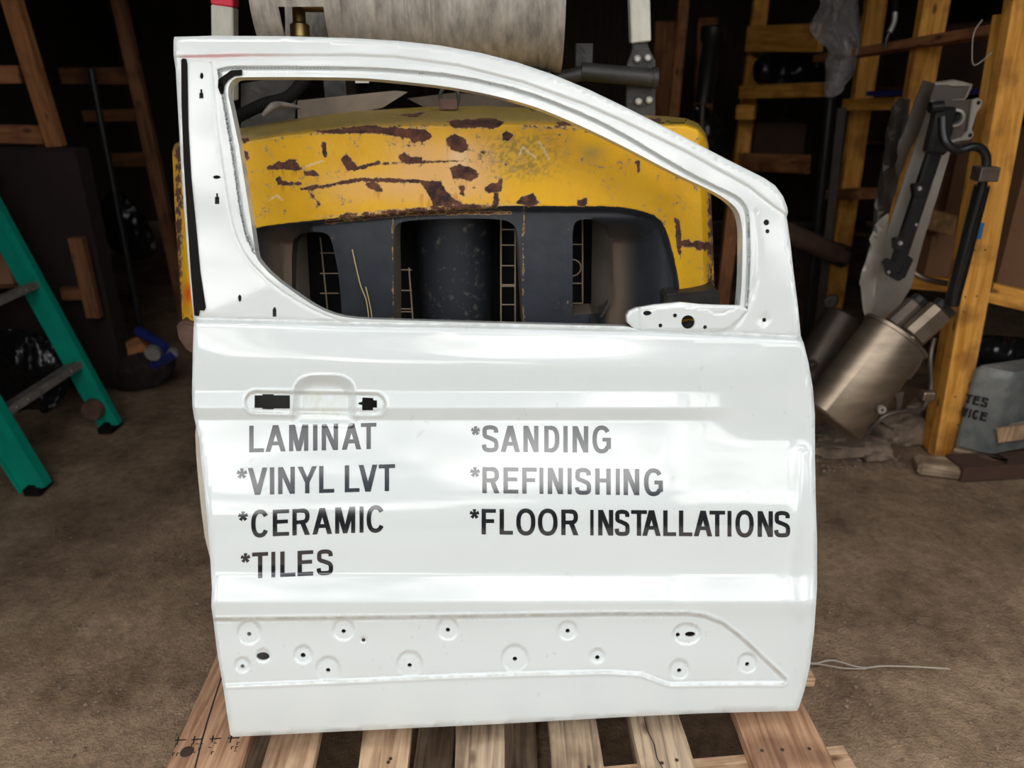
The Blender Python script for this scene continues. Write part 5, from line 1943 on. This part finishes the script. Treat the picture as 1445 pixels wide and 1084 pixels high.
# muffler with twin tips
YM = 2.28
muf = thing('muffler', 'large stainless car muffler with twin square tips leaning by the orange post', 'muffler', atZ(1205, 640))
pa, pb = atY(1172, 594, YM - .02), atY(1262, 478, YM + .06)
ax = pb - pa
Lm = np.linalg.norm(ax)
ax /= Lm
RM = 0.120
bm = bmesh.new()
rings = lathe_bm(bm, [(-.004, .06), (-.002, RM * .93), (.006, RM), (Lm, RM), (Lm + .001, RM + .006), (Lm + .012, RM + .006), (Lm + .013, RM * .94), (Lm + .002, RM * .9), (Lm + .012, .05)], pa, ax, 64)
# flatten into an oval canister
ctr = V(pa)
axv = V(ax)
flatv = axv.cross(Vector((0, 1, 0))).normalized()      # across the picture
deep = flatv.cross(axv).normalized()
for v in bm.verts:
    r = v.co - ctr
    k = r.dot(deep)
    v.co -= deep * k * 0.28
    k2 = r.dot(flatv)
    v.co += flatv * k2 * (-0.04)
finish('canister', bm, M_steel, muf, smooth=True)
for (o_, name_) in ((0.0, 'tip'), (-1.0, 'tip')):
    q0 = atY(1268 + o_ * 22, 492 + o_ * 14, YM + .02 + (-o_) * .05)
    q1 = atY(1333 + o_ * 33, 434 + o_ * 6, YM + .03 + (-o_) * .06)
    q0b = q0 + (q1 - q0) * .28
    tube('inlet_neck', [q0 - (q1 - q0) * .1, q0b], .028, M_steel if o_ == 0 else M_steeld, muf, n=20)
    b_ = beam('tail_pipe_tip', q0 + (q1 - q0) * .22, q1, .082, .062, M_steel if o_ == 0 else M_steeld, muf, bev=.018, side=tuple(np.cross(q1 - q0, [0, 1, 0])))
    beam('tip_bore', q1 - (q1 - q0) * .02, q1 + (q1 - q0) * .012, .070, .05, M_iron, b_, bev=.012, side=tuple(np.cross(q1 - q0, [0, 1, 0])))
tube('hanger_rod', [atY(1222, 612, YM - .05), atY(1238, 596, YM - .07), atY(1252, 585, YM - .07), atY(1275, 580, YM - .06), atY(1298, 578, YM - .04), atY(1308, 566, YM - .02), atY(1314, 545, YM), atY(1313, 505, YM + .02), atY(1318, 478, YM + .05)], .0075, M_steeld, muf, sub=6, n=10)
lathe('hanger_bushing', [(0, .006), (0, .013), (.012, .013), (.012, .006)], atY(1245, 579, YM - .09), (0, 1, 0), M_shield, muf, n=18, cap=False)
plate('hanger_bracket', [(1262, 555), (1276, 553), (1274, 566), (1270, 582), (1264, 580), (1266, 566)], YM - .03, .006, M_steeld, muf)
box('rubber_hanger', atY(1309, 558, YM - .02), (.042, .03, .032), M_steel, muf, bev=.006)
plate('end_bracket', [(1280, 500), (1304, 500), (1298, 518), (1284, 536), (1276, 530)], YM + .0, .006, M_steeld, muf)

# second muffler behind
m2 = thing('muffler', 'smaller dull exhaust canister half hidden behind the right edge of the van door', 'muffler', atZ(1140, 600))
pa2, pb2 = atY(1130, 540, 2.95), atY(1188, 447, 3.05)
ax2 = pb2 - pa2
L2_ = np.linalg.norm(ax2)
lathe('canister', [(0, .04), (.004, .07), (L2_, .075), (L2_ + .01, .06), (L2_ + .015, .02)], pa2, ax2 / L2_, M_steeld, m2, n=36)
lathe('pipe_flange', [(0, .012), (0, .024), (.015, .024), (.015, .012)], atY(1147, 517, 2.86), (0, 1, 0), M_steeld, m2, n=20, cap=False)
crumple('pipe_clamp', [(1158, 425), (1178, 412), (1186, 425), (1174, 440), (1166, 436)], 3.2, .06, M_shieldd, None, None, 4, .02, 5, parent=m2)

# rusty pipe
rp = thing('rusty_pipe', 'thick rusty brown pipe poking out from behind the door frame at the right', 'pipe', atY(1113, 330, 3.4))
tube('pipe', [atY(1080, 315, 3.3), atY(1190, 362, 3.4)], .043, M_rustpipe, rp, n=24)
lathe('pipe_collar', [(0, .035), (0, .05), (.05, .05), (.06, .04)], atY(1180, 358, 3.4), (atY(1190, 362, 3.4) - atY(1080, 315, 3.3)) / .4, M_iron, rp, n=24)
# pole and strip beside the second post
tag(tube('steel_pole', [atY(1172, 138, 3.45), foot_of((1172, 138), 3.45, (1152, 330), 3.45)], .020, M_blk, None, n=16), 'black round steel pole under the hanging plastic bag', 'pole')
tag(beam('metal_strip', foot_of((1188, 152), 3.6, (1168, 340), 3.6), atY(1188, 152, 3.6), .04, .01, M_shieldd), 'flat dull metal strip standing beside the black pole', 'metal strip')
# a shock absorber hanging in the dark near the wooden pole
sh = thing('shock_absorber', 'dim dark shock absorber hanging behind the wooden pole', 'car part', atY(995, 165, 4.3))
lathe('damper_body', [(0, .03), (0, .045), (.28, .045), (.30, .06), (.36, .06), (.37, .02)], atY(992, 145, 4.3), (0.05, 0, 1), M_blk, sh, n=24)
tube('damper_rod', [foot_of((990, 143), 4.3, (985, 240), 4.3), atY(992, 143, 4.3)], .012, M_steeld, sh)
crumple('parts_bag', [(975, 145), (1000, 150), (1022, 175), (1030, 215), (1005, 225), (985, 200)], 4.4, .2, M_plastic, 'dark plastic bag of parts behind the top right corner of the counterweight', 'plastic bag', 22, .06, 6)
# brake line hanging at the top
bl = thing('brake_hose', 'short metal ended hose hanging over the crossing top rail', 'hose', atY(1250, 70, 2.9))
tube('hose', [atY(1262, -20, 2.9), atY(1263, 5, 2.9), atY(1263, 17, 2.9)], .010, M_rubber, bl, sub=3)
tube('hose_end', [atY(1263, 15, 2.9), atY(1262, 30, 2.89), atY(1255, 46, 2.88)], .0085, M_bolt, bl, sub=4)
tube('hose_tail', [atY(1255, 46, 2.88), atY(1251, 55, 2.88), atY(1249, 68, 2.88)], .007, M_blk, bl, sub=4)
tag(tube('wire_loop', [atY(1386, 28, 2.40), atY(1375, 45, 2.40), atY(1372, 68, 2.40), atY(1375, 92, 2.40), atY(1400, 74, 2.41)], .0016, M_wire, None, sub=6, n=6), 'thin pale wire tie looped over the top right rail', 'wire')

# square tin with printing
Yc = 2.50
tin = thing('square_tin', 'dented grey blue square tin with black lettering at the right edge', 'tin', atZ(1400, 650, 0.06))
tz0 = 0.065
Pbl, Pbm, Pbr = atZ(1345, 628, tz0), atZ(1398, 641, tz0), atZ(1500, 622, tz0)
zt = atY(1407, 532, Pbm[1])[2]
back = Pbl + (Pbr - Pbm)
bm = bmesh.new()
cr = [Pbl, Pbm, Pbr, back]
lev = [(tz0, 1.0), (tz0 + .004, 1.01), (zt - .07, 1.0), (zt - .055, 1.012), (zt - .02, 1.0), (zt, .99), (zt + .012, .90)]
cen = sum(cr) / 4
rings = []
for z_, s_ in lev:
    ring = []
    for i in range(4):
        a_, b_, c_ = cr[i - 1], cr[i], cr[(i + 1) % 4]
        for t in np.linspace(0, 1, 5):
            p = b_ + (a_ - b_) / np.linalg.norm(a_ - b_) * .02 * (1 - t) ** 2 + (c_ - b_) / np.linalg.norm(c_ - b_) * .02 * t ** 2
            q = cen + (p - cen) * s_
            ring.append(bm.verts.new((q[0], q[1], z_)))
    rings.append(ring)
for A, B in zip(rings, rings[1:]):
    for k in range(len(A)):
        bm.faces.new((A[k], A[(k + 1) % len(A)], B[(k + 1) % len(A)], B[k]))
bm.faces.new(rings[0])
bm.faces.new(rings[-1])
tinb = finish('tin_body', bm, M_can, tin, smooth=True)
eu = (Pbm - Pbl)
Le = np.linalg.norm(eu)
eu /= Le
en = np.array([eu[1], -eu[0], 0])
# black lettering on the left face
def tin_text(txt, right_u, z0, hgt, wl, gap):
    u = right_u
    for ch in reversed(txt):
        w_ = wl * (.3 if ch == 'I' else 1)
        u0 = u - w_
        un = glyph(ch, w_, hgt, hgt * .25, hgt * .22)
        v, f = triangulate(None, [], None, unions=un)
        bm_ = bmesh.new()
        slant = 0.0
        vs = [bm_.verts.new(V(Pbl + eu * (u0 + a) + en * .003 + np.array([0, 0, z0 - tz0 + b]))) for a, b in v]
        for t in f.tolist():
            bm_.faces.new([vs[i] for i in t])
        finish('letter', bm_, M_vinyl, tinb)
        u = u0 - gap


tin_text('TES', Le * .60, zt - .120, .033, .020, .0035)
tin_text('VICE', Le * .67, zt - .170, .033, .020, .0035)
lbq = box('paper_label', Pbm + (Pbr - Pbm) / np.linalg.norm(Pbr - Pbm) * .11 + np.array([0, -.004, .085]), (.13, .003, .05), M_shield, tinb, R=Matrix.Rotation(math.atan2((Pbr - Pbm)[1], (Pbr - Pbm)[0]), 3, 'Z'), bev=0)
tag(plate('wood_chip', [(1381, 608), (1386, 598), (1391, 604), (1386, 617), (1379, 618)], 2.36, .012, M_wood), 'small pale wood chip in front of the left face of the tin', 'wood chip')
tag(plate('wood_offcut', [(1407, 606), (1450, 600), (1460, 618), (1409, 625)], 2.29, .012, M_wood), 'broken pale wood offcut in front of the square tin', 'wood offcut')
tag(beam('floor_board', atZ(1345, 660, .03), atZ(1520, 650, .03), .10, .05, M_cardd, side=(0, 1, 0)), 'reddish board on the floor under the square tin, shade in its colour', 'board')  # colour darkened for the shadow this board lies in
tag(beam('floor_board', atZ(1345, 640, .03), atZ(1420, 660, .03), .06, .05, M_wood2, side=(0, 1, 0)), 'short grey board end on the floor by the post foot', 'board')

# ================================================================== RUBBLE
def rock(name, c, s, seed, m, label, cat='stone', rot=0.0):
    bm = bmesh.new()
    bmesh.ops.create_icosphere(bm, subdivisions=4, radius=1)
    for v in bm.verts:
        p = v.co.copy()
        k = 1 + .45 * mnoise.noise(p * 1.6 + Vector((seed, 0, 0))) + .25 * mnoise.noise(p * 4 + Vector((0, seed, 0))) + .1 * mnoise.noise(p * 11)
        q = p * k
        for i in range(3):      # blocky
            q[i] = math.copysign(min(abs(q[i]), .82), q[i])
        v.co = Vector((q.x * s[0], q.y * s[1], q.z * s[2]))
    bm.transform(Matrix.Translation(V(c)) @ Matrix.Rotation(rot, 4, 'Z'))
    o = finish(name, bm, m, None, smooth=True)
    if label:
        tag(o, label, cat)
    return o


def on_floor(x, y, hz):
    p = atZ(x, y, 0.0)
    return (p[0], p[1] + hz * .3, hz)


tag(beam('split_log', atZ(1292, 655, .022), atZ(1354, 662, .022), .09, .045, M_wood2, side=(0, 1, 0), bev=.012, jitter=.004), 'short split log lying at the foot of the orange post', 'log')
rock('concrete_slab', on_floor(1195, 640, .025), (.17, .07, .03), 1, M_stone, 'flat pale dusty slab below the large muffler', rot=-.1)
rock('rubble_stone', on_floor(1266, 622, .045), (.11, .09, .06), 2, M_stone, 'biggest dusty rubble stone right of the muffler base', rot=.3)
rock('rubble_stone', on_floor(1300, 610, .06), (.07, .05, .07), 3, M_stone, 'upright wedge of stone behind the split log', rot=.7)
rock('rubble_stone', on_floor(1165, 632, .03), (.08, .07, .04), 4, M_stone, 'dark stone at the right edge of the van door', rot=.2)
rock('rubble_stone', on_floor(1235, 648, .015), (.06, .03, .018), 5, M_stone, 'small flat stone in front of the rubble heap', rot=.2)
for i_ in range(36):
    px_, py_ = random.uniform(1150, 1300), random.uniform(640, 668)
    s_ = random.uniform(.004, .012)
    p = atZ(px_, py_, 0)
bm = bmesh.new()
for i_ in range(420):
    if i_ < 150:
        px_, py_ = random.uniform(1150, 1380), random.gauss(655, 9)
    elif i_ < 280:
        px_, py_ = random.uniform(1150, 1445), random.uniform(660, 1080)
    else:
        px_, py_ = random.uniform(0, 300), random.uniform(640, 1080)
    p = atZ(px_, max(py_, 625), 0)
    s_ = random.uniform(.0015, .0055) * (1.6 if i_ < 150 else 1)
    r = bmesh.ops.create_icosphere(bm, subdivisions=1, radius=s_)
    for v in r['verts']:
        v.co *= random.uniform(.7, 1.2)
        v.co.z *= .6
        v.co += Vector((p[0], p[1], -.004 + s_ * .3))
g_ = finish('dirt_crumbs', bm, M_stone, None)
tag(g_, 'scattered small dirt crumbs and grit on the floor', 'grit', kind='stuff')
# wire lying on the dirt
tag(tube('thin_wire', [atZ(1128, 930, .004), atZ(1150, 936, .004), atZ(1175, 932, .006), atZ(1215, 942, .004), atZ(1245, 940, .006), atZ(1290, 941, .004), atZ(1340, 944, .004)], .0018, M_wire, None, sub=6, n=6), 'thin pale wire lying on the dirt right of the pallet', 'wire')
tag(tube('thin_wire', [atZ(1128, 936, .004), atZ(1160, 938, .004), atZ(1190, 943, .004), atZ(1222, 944, .004)], .0015, M_wire, None, sub=6, n=6), 'shorter pale wire twisted beside the longer wire next to the door', 'wire')
print('objects', len(bpy.data.objects))
